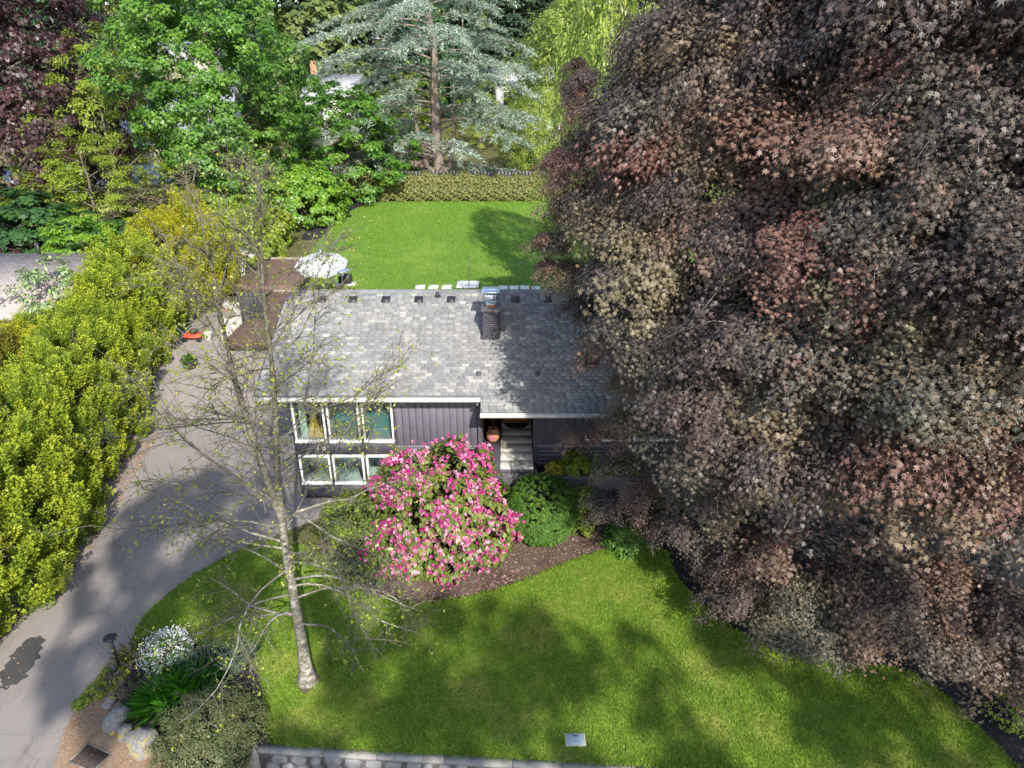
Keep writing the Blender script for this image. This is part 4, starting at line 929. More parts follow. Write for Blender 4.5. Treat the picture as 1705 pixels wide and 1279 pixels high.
# --- trees around the back lawn and beyond
tree('beech_tree', 'dark purple copper beech at the top left corner', 'tree', on(at_px(55, 52), 52), 21, 8.0, 'beech')
tree('maple_tree', 'tall bright green maple left of the back lawn', 'tree', on(at_px(392, 52), 52), 19.5, 5.4, 'green_maple', rot=.4)
tree('maple_tree', 'smaller green maple left of the cedar, above the hedge end', 'tree', on(at_px(578, 62), 62), 9.2, 4.9, 'small_maple', rot=1.0)
tree('feathery_tree', 'yellow-green feathery tree between the purple beech and green maple', 'tree', on(at_px(212, 50), 50), 12.4, 4.0, 'lime_tree', rot=.3)
tree('feathery_tree', 'low yellow-green tree in front of the feathery tree at left', 'tree', on(at_px(175, 45), 45), 7.2, 4.0, 'lime_tree', rot=2.0)
tree('maple_tree', 'young bright green maple beside the neighbour roof at left', 'tree', on(at_px(162, 33.5), 33.5), 4.5, 2.0, 'young_maple', rot=.5)
tree('shrub', 'pale variegated shrub in front of the neighbour roof', 'shrub', on(at_px(112, 28.5), 28.5), 3.9, 1.7, 'pale_shrub')
tree('shrub', 'rounded green shrub at the left corner of the back lawn', 'shrub', on(at_px(505, 53), 53), 4.3, 3.3, 'green_shrub', rot=.2)
tree('shrub', 'lime green shrub left of the umbrella behind the deck', 'shrub', on(at_px(425, 45), 45), 3.2, 2.2, 'lime_shrub', rot=.2)
tree('shrub', 'green shrub between the golden conifers and the brown deck', 'shrub', on(at_px(390, 41), 41), 3.6, 2.4, 'lime_shrub', rot=1.5)
tree('shrub', 'green shrub under the tall green maple', 'shrub', on(at_px(400, 50), 50), 3.4, 2.6, 'green_shrub', rot=2.5)
tree('shrub', 'dark green shrub behind the neighbour roof, the larger one', 'shrub', on(at_px(70, 41), 41), 4.0, 3.6, 'deep_shrub')
tree('shrub', 'dark green shrub at the far left edge below the beech', 'shrub', on(at_px(10, 44), 44), 4.2, 3.2, 'deep_shrub', rot=2)
tree('shrub', 'shaded green shrub below the feathery tree', 'shrub', on(at_px(215, 42), 42), 2.6, 2.4, 'deep_shrub', rot=3)
tree('shrub', 'reddish shrub at the left edge above the neighbour roof', 'shrub', on(at_px(8, 38), 38), 2.6, 1.6, 'red_shrub')
tree('dead_shrub', 'brown twiggy tree between the feathery tree and the green maple', 'tree', on(at_px(262, 45), 45), 4.2, 3.0, 'twiggy')
# weeping and round pale trees right of the cedar
for px, Y, top, w, kd, lb in [(985, 92, -40, 250, 'willow', 'large pale green weeping tree right of the cedar'), (905, 76, 150, 130, 'willow', 'low weeping pale green tree beside the cedar, at the hedge end'),
        (1120, 98, -30, 240, 'willow', 'pale green tree behind the upper left of the crimson maple'), (1000, 74, 215, 150, 'lime_tree', 'yellow-green tree behind the right end of the hedge'),
        (1240, 80, 40, 260, 'willow', 'pale tree seen through gaps of the crimson maple, left'), (1420, 78, 120, 280, 'green_maple', 'green tree seen through gaps of the crimson maple, middle'),
        (1620, 80, 60, 280, 'willow', 'pale tree seen through gaps of the crimson maple, right'), (880, 105, 85, 60, 'bluespruce', 'small blue spruce right of the cedar, far off'),
        (545, 100, -70, 170, 'wood', 'dark olive round tree behind the white house'), (640, 104, -60, 170, 'fir', 'dark fir behind the cedar, left of its trunk'), (850, 120, -80, 120, 'fir', 'dark fir right of the cedar trunk, far behind'),
        (240, 96, 20, 120, 'twiggy', 'grey-brown bare tree above the feathery tree'), (195, 84, 30, 110, 'wood', 'olive tree right of the purple beech'), (290, 118, -30, 120, 'fir', 'dark fir left of the tall green maple'),
        (215, 130, -60, 110, 'lime_tree', 'bright yellow-green tree far behind the beech'), (680, 90, 110, 110, 'lime_tree', 'yellow-green tree glimpsed through the cedar, left'), (800, 92, 130, 90, 'lime_tree', 'yellow-green tree glimpsed through the cedar, right'),
        (1085, 120, 10, 60, 'fir', 'small dark conifer between the pale trees at top right'), (320, 92, 60, 70, 'lime_tree', 'lime tree peeping over the left of the green maple')]:
    D = Y*cp+6*sp; z0 = float(terrain(0, Y)); tree({'willow': 'weeping_tree', 'lime_tree': 'lime_tree', 'green_maple': 'maple_tree', 'bluespruce': 'spruce_tree', 'wood': 'broadleaf_tree', 'fir': 'fir_tree', 'twiggy': 'bare_tree'}[kd], lb, 'tree', on(at_px(px, Y), Y), ztop(top, Y)-z0, w/FOC*D/2, kd, rot=px*.7)
# the wood that closes the view
far = []
r8 = np.random.default_rng(808)
for row, (Y, step) in enumerate([(128, 62), (150, 66), (178, 70), (212, 74)]):
    px = -420+row*23
    while px < 2150:
        far.append((px+r8.normal(0, 12), Y+r8.normal(0, 6))); px += step*(.85+.4*r8.random())
far.sort()
words = {'fir': ('fir_tree', 'dark fir'), 'wood': ('broadleaf_tree', 'olive broadleaf tree'), 'dark_round': ('broadleaf_tree', 'deep green tree'), 'willow': ('broadleaf_tree', 'pale green tree')}
def ordinal(n):
    return f"{n}{'th' if 10 <= n % 100 <= 20 else {1: 'st', 2: 'nd', 3: 'rd'}.get(n % 10, 'th')}"
cnt = {}
for px, Y in far:
    kd = r8.choice(['fir', 'fir', 'wood', 'dark_round', 'willow'], p=[.3, .2, .22, .18, .10]); X = (px-CX)/FOC*Y
    cnt[kd] = cnt.get(kd, 0)+1
    hh = (17 if kd != 'fir' else 23)*(.85+.4*r8.random()); nm, wd = words[kd]
    tree(nm, f'{wd} in the far wood, {ordinal(cnt[kd])} of its kind from the left', 'tree', on(X, Y), hh, hh*(.30 if kd != 'fir' else .19), kd, 'trees of the far wood', rot=r8.random()*6)
# broadleaf trees across the street behind the camera, whose shade dapples the front lawn
for k, (x, y, h_, R) in enumerate([(7.3, -22, 31.0, 4.4), (11.5, -23, 30.5, 5.0), (18.0, -21.5, 30.0, 5.2), (25, -22.5, 30, 5.2), (-3.4, -22, 26.5, 4.0)]):
    tree('street_tree', f'tall broadleaf tree across the street, {ordinal(k+1)} along the kerb', 'tree', (x, y, -1.2), h_, R, 'shade', 'trees across the street', rot=k*1.3)
tree('weeping_tree', 'pale green tree right of the back lawn, mostly behind the crimson maple', 'tree', on(5.6, 34.5), 18.0, 3.7, 'willow', rot=2.2)

KINDS['shade_top'] = generic(28, ROUND, 2.9, 33, 27.6, 56, 46, .62, .36, WIDE, L['shade'], flat=.8, inner=.1, lob=.3, nl=16, r0=.16)
tree('street_tree', 'tallest narrow tree across the street, shading the driveway', 'tree', (3.4, -22, -1.2), 34.6, 2.9, 'shade_top', 'trees across the street')

# --- golden conifer screen along the drive
row = [(-13.9, 11.8, 4.4, 'cypress_a'), (-13.7, 14.0, 4.6, 'cypress_a'), (-14.1, 16.2, 4.5, 'cypress_a'), (-14.6, 18.4, 4.8, 'cypress_a'), (-15.0, 20.6, 4.6, 'cypress_a'), (-15.5, 22.9, 4.8, 'cypress_a'), (-15.9, 25.2, 4.6, 'cypress_a'), (-16.3, 27.6, 4.7, 'cypress_a'), (-16.7, 30.0, 5.0, 'cypress_a'), (-16.6, 32.6, 5.2, 'cypress_b'), (-16.2, 35.4, 5.7, 'cypress_b')]
for k, (x, y, h_, kd) in enumerate(row):
    tree('cypress', f'gold-green conifer of the screen beside the drive, {ordinal(k+1)} from the street', 'conifer', on(x, y), h_, 1.75+.15*(k % 3), kd, 'conifer screen along the drive', rot=k*1.9)
for k, (x, y, h_, kd) in enumerate([(-17.4, 19.0, 5.2, 'cypress_c'), (-17.9, 21.6, 5.4, 'cypress_c'), (-18.6, 24.4, 3.8, 'cypress_b'), (-18.9, 27.2, 3.0, 'cypress_a'), (-16.6, 16.4, 4.2, 'cypress_a')]):
    tree('cypress', f'{"olive-gold" if kd == "cypress_c" else "golden"} conifer behind the drive screen, {ordinal(k+1)} of the rear row from the street', 'conifer', on(x, y), h_, 1.8, kd, 'rear row of the conifer screen', rot=k*2.3)

# --- clipped hedge at the end of the back lawn
def hedge_kind():
    r = np.random.default_rng(401); n = 260; P = np.c_[(r.random(n)-.5)*1.6, (r.random(n)-.5)*1.1, .15+1.7*r.random(n)]
    f = r.integers(0, 4, n); P[f == 0, 1] = -.5; P[f == 1, 2] = 1.8; P[f == 2, 1] = -.45; P += r.normal(0, .09, P.shape); P[:, 2] -= .25*np.abs(P[:, 0]/.8)**3*(P[:, 2] > 1.3); O = unit(np.c_[P[:, 0]*.4, np.where(P[:, 1] < 0, -1, 1)*.8, np.where(P[:, 2] > 1.6, 1.2, .1)])
    C, N, T_, cl = spray_leaves(r, P, O, 30, .15, 1.0, upn=.3, jit=.6, tip_down=-.3)
    V, F = limbs(r, 1.8, .05, P, 10); return np_mesh('stem', V, F, BARK, None, True), leaf_mesh('foliage', r, C, N, T_, .10, WIDE, L['hedge'], cl)
hs, hf = hedge_kind(); hx = np.linspace(at_px(592, 61.0), at_px(985, 61.0), 14)
for k, x in enumerate(hx):
    o = thing('hedge_shrub', on(x, 61.2), f'clipped olive hedge shrub behind the back lawn, {ordinal(k+1)} from the left', 'hedge', 'clipped hedge shrubs'); s = (.86+.12*r8.random(), 1, 1.02+.14*r8.random())
    put('stem', hs, o, (0, 0, 0), (0, 0, 0), s); put('foliage', hf, o, (0, 0, 0), (0, 0, math.pi*0), s)

# --- front garden plants
def blob(name, label, cat, c, R, h, nc, per, cs, leaf, tmpl, mat, seed, inner=.7, lob=.06, pr=ROUND, z0=.02, **kw):
    r = np.random.default_rng(seed); root = thing(name, c, label, cat)
    P, O, f = clumps(r, lambda t: R*pr(t), z0, h, nc, inner, lob); C, N, T_, cl = spray_leaves(r, P, O, per, cs, kw.pop('flat', .8), **kw)
    put('foliage', leaf_mesh('foliage', r, C, N, T_, leaf, tmpl, mat, cl), root)
    V, F = limbs(r, h, .035, P, 26, .1, .7); put('stem', np_mesh('stem', V, F, BARK, None, True), root); return root, P, O
blob('boxwood', 'round clipped dark green ball shrub by the entry', 'shrub', (.87, 16.95, 0), 1.02, 1.9, 2400, 24, .065, .045, OVAL, L['box'], 501, .97, .004, prof([(0, .30), (.1, .62), (.25, .88), (.45, 1), (.65, .96), (.82, .76), (.93, .48), (1, .12)]), tip_down=.2)
# pink rhododendron with its flower trusses
rr, RP, RO = blob('rhododendron', 'large pink flowering rhododendron in front of the purple wall', 'shrub', (-1.93, 16.4, 0), 1.78, 3.1, 560, 22, .26, .16, OVAL, L['rhodo'], 502, .70, .17, prof([(0, .70), (.15, .92), (.35, 1), (.6, .93), (.8, .72), (.93, .45), (1, .15)]), flat=.6, tip_down=.5, tip_out=1.0)
r9 = np.random.default_rng(909); trm = []
for k in range(6):
    n = 24; d = unit(r9.normal(0, 1, (n, 3))+np.array([0, 0, .7])); C = d*.062
    N = unit(d+r9.normal(0, .35, (n, 3))); T_ = unit(r9.normal(0, 1, (n, 3))); trm.append(leaf_mesh('flower_cluster', r9, C-T_*.03, N, T_, .088, WIDE, PINK[[0, 1, 1, 0, 2, 1][k]], None, .2))
RP_w = RP+np.array([-1.93, 16.4, 0]); face = RO@unit(np.array([-RP_w.mean(0)[0]*.2, -1.0, .75])); outer = np.hypot(RP[:, 0], RP[:, 1])
okk = np.where((face > .15))[0]; score = face[okk]+.5*outer[okk]/1.9+r9.random(len(okk))*.5; pick = okk[np.argsort(-score)[:290]]
for k in pick:
    p = RP[k]+RO[k]*(.20+.08*r9.random())+r9.normal(0, .05, 3); s = .52+.36*r9.random()
    put('flower_cluster', trm[r9.integers(0, 6)], rr, p, (r9.normal(0, .4), r9.normal(0, .4), r9.random()*6), (s, s, s))
rest = np.setdiff1d(okk, pick); Vx, Fx, nx = [[], [], []], [[], [], []], [0, 0, 0]
for k in np.r_[rest, r9.choice(okk, 1500)]:
    m_ = r9.choice(3, p=[.46, .34, .20]); n = 12; d_ = unit(r9.normal(0, 1, (n, 3))+np.array([0, 0, .7])); T_ = unit(r9.normal(0, 1, (n, 3)))
    cc_ = RP[k]+RO[k]*(.10+.2*r9.random())+r9.normal(0, .10, 3)+d_*.04; v_, f_ = leaves(cc_-T_*.03, unit(d_+r9.normal(0, .35, (n, 3))), T_, .055*(.8+.4*r9.random(n)), WIDE); Vx[m_].append(v_); Fx[m_].append(f_+nx[m_]); nx[m_] += len(v_)
for m_ in range(3):
    me = np_mesh('flower_mass', np.concatenate(Vx[m_]), np.concatenate(Fx[m_]), PINK[m_], {'rnd': r9.random(sum(len(x) for x in Fx[m_])), 'clump': r9.random(sum(len(x) for x in Fx[m_]))}); put('flower_mass', me, rr)['kind'] = 'stuff'
scatter('fallen_petals', 'pink petals fallen on the soil below the rhododendron', 'petals', 260, [(-4.2, 13.4), (-.2, 13.4), (.2, 15.6), (-4.2, 15.6)], .03, .04, PINK[1], 47, notlawn)
blob('shrub', 'olive green loose shrub left of the rhododendron', 'shrub', (-4.1, 16.0, 0), 1.35, 1.25, 240, 26, .24, .085, OVAL, L['mixed'], 503, .5, .16, MOUND)
blob('shrub', 'yellow-green low shrub in front of the lower windows', 'shrub', (-4.6, 17.4, 0), 1.0, 1.0, 150, 26, .22, .08, OVAL, L['lime'], 504, .5, .16, MOUND)
blob('shrub', 'golden yellow shrub against the wall right of the windows', 'shrub', (-3.45, 18.25, 0), .52, 2.05, 190, 34, .13, .06, OVAL, L['yellow'], 505, .55, .12, ROUND)
blob('shrub', 'small yellow shrub tip behind the rhododendron', 'shrub', (-2.05, 18.3, 0), .5, 1.95, 110, 30, .14, .06, OVAL, L['yellow'], 506, .5, .12, ROUND)
blob('shrub', 'small round yellow tuft in the dark planter', 'shrub', (1.28, 18.45, 1.2), .23, .42, 60, 26, .06, .07, OVAL, L['yellow'], 507, .7, .1, DOME, tip_down=-.2)
blob('shrub', 'yellow and green shrub in the planter beside the maple', 'shrub', (1.95, 18.4, 1.2), .38, .75, 90, 30, .10, .07, OVAL, L['lime'], 508, .6, .1, ROUND)
blob('shrub', 'light green upright shrub right of the round ball shrub', 'shrub', (2.05, 17.2, 0), .48, 1.5, 130, 28, .15, .08, OVAL, L['lime'], 509, .55, .15, ROUND)
blob('shrub', 'green shrub under the left edge of the crimson maple', 'shrub', (3.2, 16.4, 0), .5, .8, 90, 28, .16, .07, OVAL, L['green'], 510, .55, .15, MOUND)
blob('heather', 'wide brownish green heather mound above the rocks', 'shrub', (-6.3, 10.2, 0), 1.12, .62, 520, 40, .17, .045, OVAL, L['heather'], 511, .15, .10, MOUND, tip_down=-.5)
fx = thing('foxglove', (2.45, 18.35, 1.2), 'slim green flower spike in the planter', 'plant')
q = np.array([(0, 0, 0), (.03, 0, .3), (.07, -.02, .6), (.10, -.03, .85)]); V, F = tube_np(q, np.array([.012, .01, .007, .004]), 5); put('stem', np_mesh('stem', V, F, L['daylily'], {'rnd': [.5]*len(F), 'clump': [.5]*len(F)}), fx)
n = 70; t = r9.random(n); C = np.c_[.10*t, -.03*t, .85*t]; a = r9.random(n)*6.28; put('leaves', leaf_mesh('leaves', r9, C, unit(np.c_[np.cos(a)*.4, np.sin(a)*.4, np.ones(n)]), unit(np.c_[np.cos(a), np.sin(a), np.full(n, .3)]), .10, OVAL, L['variegated']), fx)
# candytuft: a white flowering mound
wt, WP, WO = blob('white_flowers', 'white flowering mound beside the path lamp', 'flowers', (-8.12, 12.35, .03), .50, .45, 220, 20, .10, .05, OVAL, L['green'], 512, .6, .12, MOUND)
n = 2300; k = r9.integers(0, len(WP), n); C = WP[k]+WO[k]*.09+r9.normal(0, .06, (n, 3)); up = C[:, 2] > .10; C = C[up]; n = len(C)
put('blossom', leaf_mesh('blossom', r9, C, unit(r9.normal(0, .5, (n, 3))+np.array([0, -.3, 1])), unit(r9.normal(0, 1, (n, 3))), .030, WIDE, WHITE_P), wt)['kind'] = 'stuff'
def tuft(name, label, cat, c, R, n, ln, mat, seed, splay=1.0, wd=1.0, sx=1.0):
    r = np.random.default_rng(seed); root = thing(name, c, label, cat); a = r.random(n)*6.283; b = np.sqrt(r.random(n))*R*.55
    C = np.c_[b*np.cos(a)*sx, b*np.sin(a), np.zeros(n)]; out = np.c_[np.cos(a), np.sin(a), np.zeros(n)]
    sp_ = splay*(.25+b/(R*.55))[:, None]*(.6+.6*r.random(n))[:, None]; up = unit(out*sp_+np.array([0, 0, 1.0])+r.normal(0, .12, (n, 3)))
    N = unit(np.cross(np.cross(up, out), up)*1.0+r.normal(0, .15, (n, 3))); tm = BLADE*np.array([wd, 1, 1])
    put('blades', leaf_mesh('blades', r, C, N, up, ln, tm, mat), root)['kind'] = 'stuff'; return root
tuft('daylily', 'bright green strappy daylily clump, the upper one', 'plant', (-7.1, 11.35, .03), .45, 620, .55, L['daylily'], 601, .8, .26)
tuft('daylily', 'bright green strappy daylily clump, the lower one', 'plant', (-7.5, 11.0, .03), .45, 560, .55, L['daylily'], 602, .8, .26)
tuft('iris', 'blue-green sword-leaved iris clump beside the lawn, left one', 'plant', (-6.95, 11.9, .03), .34, 130, .50, L['iris'], 603, .22, .42)
tuft('iris', 'blue-green sword-leaved iris clump beside the lawn, right one', 'plant', (-6.4, 12.0, .03), .40, 150, .52, L['iris'], 604, .22, .42)
tuft('ornamental_grass', 'thin brownish grass tuft beside the path lamp', 'plant', (-8.72, 12.15, .03), .18, 80, .55, L['mixed'], 605, .14, .14)
blob('shrub', 'lime green low plant beside the white flowers', 'plant', (-8.72, 12.6, .03), .24, .38, 40, 24, .08, .05, OVAL, L['lime'], 513, .5, .1, MOUND)
for k, (px, py, R, kd, lb) in enumerate([(187, 1130, .28, 'lime', 'yellow-green creeping plant beside the rocks, upper one'), (160, 1155, .22, 'lime', 'yellow-green creeping plant beside the rocks, middle one'), (137, 1172, .13, 'lime', 'tiny lime green plant on the dirt verge'), (215, 1150, .22, 'brown', 'dry brown plant at the edge of the dark mulch'), (240, 1178, .16, 'brown', 'small dry brown plant on the dark mulch')]):
    c = gz(px, py, .03); blob('ground_plant', lb, 'plant', tuple(c), R, R*.7, 30, 24, .09, .05, OVAL, L[kd], 520+k, .4, .15, MOUND)
blob('shrub', 'yellowish loose shrub at the lower right corner in the mulch', 'shrub', tuple(gz(1690, 1190, 0)), .6, .7, 60, 14, .22, .07, OVAL, L['lime'], 531, .4, .2, MOUND)
# ------------------------------------------------------------------ retaining wall of field stones with a concrete cap
MAT['stone'] = simple('field_stone', (.19, .188, .19), .85, .35, 3.5, .5, bscale=25)
MAT['mortar'] = simple('wall_mortar', (.11, .10, .10), .95, .25, 9, .5)
wallt = thing('retaining_wall', (-5.2, 9.97, -1.2), 'grey stone retaining wall with concrete cap below the front lawn', 'wall')
ang = math.atan(-.0646); WL = 18.0
dirw = np.array([math.cos(ang), math.sin(ang), 0]); nw = np.array([math.sin(ang), -math.cos(ang), 0])
def wp(s, d, z): return np.array([-5.2, 9.97, 0])+dirw*s+nw*d+np.array([0, 0, z])
def wbox(s0, s1, d0, d1, z0, z1):
    V = [wp(s, d, z) for z in (z0, z1) for d in (d1, d0) for s in (s0, s1)]
    return B().add(V, [(0, 2, 3, 1), (4, 5, 7, 6), (0, 1, 5, 4), (2, 6, 7, 3), (0, 4, 6, 2), (1, 3, 7, 5)])
wbox(0, WL, -.20, .10, -1.3, -.02).part('core', MAT['mortar'], wallt)
r7 = np.random.default_rng(77); s = .0
while s < WL:
    ln = .9+.6*r7.random(); b = B()
    V, F = wbox(s+.006, min(s+ln, WL)-.006, -.03, .14+.012*r7.random(), -.018, .052+.008*r7.random()).arrays(); part('cap_stone', V, F, simple('cap_concrete', (.24, .225, .205), .9, .25, 4, .3) if 'cap' not in MAT else MAT['cap'], wallt)
    s += ln
def stone_mesh(k):
    r = np.random.default_rng(k); n = 9; a = np.sort((np.arange(n)+r.uniform(-.28, .28, n))/n*6.283); R = 1-.18*r.random(n)
    sq = 1/np.maximum(abs(np.cos(a)), abs(np.sin(a)))**.75
    x, z = np.cos(a)*R*sq*.5, np.sin(a)*R*sq*.5; V = []
    for f, y in ((1.0, .0), (.97, -.55), (.78, -.9), (.40, -1.0)): V += [(x[i]*f, y+(.12*r.normal() if y < -.8 else 0), z[i]*f) for i in range(n)]
    V.append((0, -1.05, 0)); F = [(l*n+i, l*n+(i+1) % n, (l+1)*n+(i+1) % n, (l+1)*n+i) for l in range(3) for i in range(n)]; T3 = [(3*n+i, 3*n+(i+1) % n, 4*n) for i in range(n)]
    return np_mesh('stone', V, [np.array(F), np.array(T3)], MAT['stone'], None, True)
sm = [stone_mesh(k) for k in range(9)]
for rowk, z in enumerate((-.15, -.42, -.70, -.98)):
    s = .1 if rowk % 2 else .25
    while s < WL-.2:
        wd = .24+.20*r7.random(); p = wp(s+wd/2, .10, z+r7.normal(0, .015)); q = p-np.array(wallt.location)
        put('stone', sm[r7.integers(0, 9)], wallt, q, (0, r7.normal(0, .15), ang), (wd*.95, .07+.04*r7.random(), .25+.03*r7.random())); s += wd+.02
# end block
V, F = wbox(-.32, -.01, -.22, .14, -1.2, .03).arrays(); part('end_block', V, F, simple('end_concrete', (.26, .24, .21), .9, .25, 5, .4), wallt)

def boulder(name, label, c, s, seed, mat, group=None, n_=2):
    import bmesh
    r = np.random.default_rng(seed); bm = bmesh.new(); bmesh.ops.create_icosphere(bm, subdivisions=3, radius=1)
    ph = r.random(9)*6.28
    for v in bm.verts:
        p = v.co; k = 1+.13*math.sin(3*p.x+ph[0])*math.sin(2.5*p.y+ph[1])+.10*math.sin(5*p.z+ph[2]+3*p.x)+.06*math.sin(9*p.y+ph[3]+4*p.z)+.05*math.sin(14*p.x+ph[4])*math.sin(13*p.z+ph[5])-.10*abs(math.sin(2.2*p.x+1.7*p.z+ph[6]))
        v.co = (p.x*k*s[0], p.y*k*s[1], max(p.z*k, -.35)*s[2])
    me = bpy.data.meshes.new(name); bm.to_mesh(me); bm.free(); me.materials.append(mat); me.polygons.foreach_set('use_smooth', [True]*len(me.polygons))
    o = put(name, me, None, c, (0, 0, r.random()*6)); return props(o, label, 'rock', group)
lm = M('lichen_rock'); f1 = lm.noise(18, 5, .7); f2 = lm.noise(3.2, 4, .6); c = lm.ramp(f1, [(.3, (.15, .145, .14)), (.7, (.33, .315, .29))]); c = lm.mix(lm.ramp(f2, [(.56, (0, 0, 0)), (.64, (1, 1, 1))]), c, (.42, .33, .06)); f3 = lm.noise(60, 4, .8); c = lm.mix(.45, c, lm.mix(1.0, c, lm.ramp(f3, [(.35, (.45, .43, .40)), (.65, (1.3, 1.3, 1.3))]), 'MULTIPLY')); lm.col(c).rough(.95, .15); lm.bump(f1, 1.0, .06)
for k, (px, py, s, lb) in enumerate([(198, 1200, (.36, .28, .30), 'pale lichen-covered boulder, the upper one beside the mulch'), (238, 1238, (.42, .34, .32), 'pale grey boulder below the heather'), (210, 1222, (.22, .18, .2), 'small boulder between the two larger ones'), (182, 1172, (.16, .14, .14), 'small grey stone at the top of the rock group'), (187, 1112, (.12, .1, .1), 'small yellowish rock beside the path lamp'), (73, 982, (.12, .12, .16), 'small pale stone at the foot of the conifer screen')]):
    boulder('boulder', lb, tuple(gz(px, py, .05)), s, 700+k, lm.m, 'rocks of the front garden')

# path lamp, grate, utility lid
pl = thing('path_lamp', (-9.06, 11.98, .03), 'black mushroom path lamp beside the driveway', 'lamp')
B().tube([(-9.06, 11.98, .03), (-9.06, 11.98, .98)], .032, 10).part('post', MAT['black'], pl, True)
B().lathe((-9.06, 11.98, .96), [(0, -.03), (.05, -.03), (.14, 0), (.15, .02), (.12, .05), (.05, .075), (0, .08)], 20).part('lamp_head', MAT['black'], pl, True)
B().lathe((-9.06, 11.98, .03), [(0, .0), (.07, .0), (.06, .03), (0, .035)], 14).part('base', MAT['black'], pl)
gr = thing('drain_grate', (*gz(150, 1262, .03)[:2], .03), 'dark metal drain grate in the dirt by the rocks', 'grate'); gl_ = np.array(gr.location); ga = -.38
rust = simple('rusty_iron', (.09, .06, .05), .7, .35, 20, .3)
def rotp(p): return (p[0]*math.cos(ga)-p[1]*math.sin(ga), p[0]*math.sin(ga)+p[1]*math.cos(ga), p[2])
def gbox(name, x0, x1, y0, y1, z0, z1, mat):
    V, F = B().box(x0, x1, y0, y1, z0, z1).arrays(); V = np.array([rotp(v) for v in V])+gl_; part(name, V, F, mat, gr)
MAT['grate_frame'] = simple('grate_frame', (.20, .18, .16), .8, .2); gbox('pit', -.30, .30, -.20, .20, -.006, .004, MAT['black'])
for x0, x1, y0, y1 in ((-.33, .33, .20, .225), (-.33, .33, -.225, -.20), (-.33, -.30, -.2, .2), (.30, .33, -.2, .2)): gbox('frame', x0, x1, y0, y1, 0, .02, MAT['grate_frame'])
for k in range(12): gbox('bar', -.285+k*.049, -.263+k*.049, -.199, .199, .005, .024, rust)
uc = gz(958, 1232, .05); ul = thing('utility_box', tuple(uc), 'flat grey-blue utility box lid set in the front lawn', 'lid')
B().bevbox(uc[0]-.18, uc[0]+.18, uc[1]-.12, uc[1]+.12, .03, .095, .015).part('lid', simple('grey_plastic', (.26, .33, .36), .55, .15, 8, .2), ul); B().bevbox(uc[0]-.21, uc[0]+.21, uc[1]-.15, uc[1]+.15, .02, .07, .01).part('rim', MAT['concrete'], ul)
B().tube([(uc[0]-.05, uc[1]+.06, .096), (uc[0]+.05, uc[1]+.06, .102)], .008, 6).part('handle', MAT['black'], ul)

# ------------------------------------------------------------------ behind the house
def umbrella():
    c = np.array([-9.2, 33.4, 1.235]); u = thing('patio_umbrella', tuple(c), 'white octagonal patio umbrella behind the roof', 'umbrella')
    tilt = np.array([.06, -.30]); top = c+np.array([0, 0, 2.75]); n = 8; rim = []
    for k in range(n):
        a = (k+.5)/n*6.283; x, y = 1.28*math.cos(a), 1.28*math.sin(a); rim.append(top+np.array([x, y, -.42+.12*y*1.6-.04*x]))
    V = [top]+rim+[p-np.array([0, 0, .10]) for p in rim]; cm_ = simple('white_canvas', (.46, .48, .49), .8, .04, 4, 0)
    for k in range(n): part('canopy_panel', [V[0], V[1+k], V[1+(k+1) % n]], [np.array([(0, 1, 2)])], cm_, u)
    part('valance', V[1:], [np.array([(k, (k+1) % n, (k+1) % n+n, k+n) for k in range(n)])], cm_, u)
    pm = simple('grey_pole', (.45, .47, .50), .4, .1, 5, 0, metal=.6)
    B().tube([c+np.array([.08, -.25, 0]), c+np.array([.08, -.25, 3.15])], .035, 8).part('pole', pm, u); B().tube([c+np.array([.08, -.25, 3.1]), c+np.array([0, -.05, 3.05]), top], .025, 6).part('arm', MAT['black'], u)
    for k in range(n): B().tube([top-np.array([0, 0, .05]), rim[k]-np.array([0, 0, .02])], .012, 4).part('rib', MAT['black'], u)
    B().bevbox(c[0]-.3, c[0]+.4, c[1]-.6, c[1]+.1, 1.236, 1.32, .02).part('base', MAT['charcoal'], u)
umbrella()
hc = np.array([at_px(568, 33.0, 3.4), 33.0, 1.235]); ph = thing('patio_heater', tuple(hc), 'steel patio heater with round reflector beside the umbrella', 'heater')
B().tube([hc, hc+np.array([0, 0, 2.05])], .035, 8).part('pole', MAT['black'], ph); B().lathe(tuple(hc+np.array([0, 0, 2.12])), [(.0, .10), (.12, .095), (.40, .035), (.43, .0), (.42, -.005), (.12, .07), (0, .08)], 24).part('reflector', MAT['steel'], ph, True)
B().lathe(tuple(hc+np.array([0, 0, 1.85])), [(.05, 0), (.10, .02), (.10, .24), (.05, .28)], 12).part('burner', MAT['steel'], ph); B().lathe(tuple(hc), [(0, 0), (.22, 0), (.22, .5), (.16, .62), (0, .62)], 16).part('base', MAT['black'], ph)
bc = np.array([at_px(576, 35.2, 2), 35.2, 1.235]); gb = thing('grill', tuple(bc), 'small black box on a pale shelf behind the heater', 'grill')
B().bevbox(bc[0]-.32, bc[0]+.32, bc[1]-.25, bc[1]+.25, 2.04, 2.50, .06).part('lid', MAT['black'], gb); B().bevbox(bc[0]-.55, bc[0]+.5, bc[1]-.27, bc[1]+.27, 1.98, 2.03, .01).part('shelf', MAT['white'], gb)
for dx in (-.3, .3):
    for dy in (-.2, .2): B().tube([(bc[0]+dx, bc[1]+dy, 1.235), (bc[0]+dx, bc[1]+dy, 1.98)], .025, 6).part('leg', MAT['black'], gb)
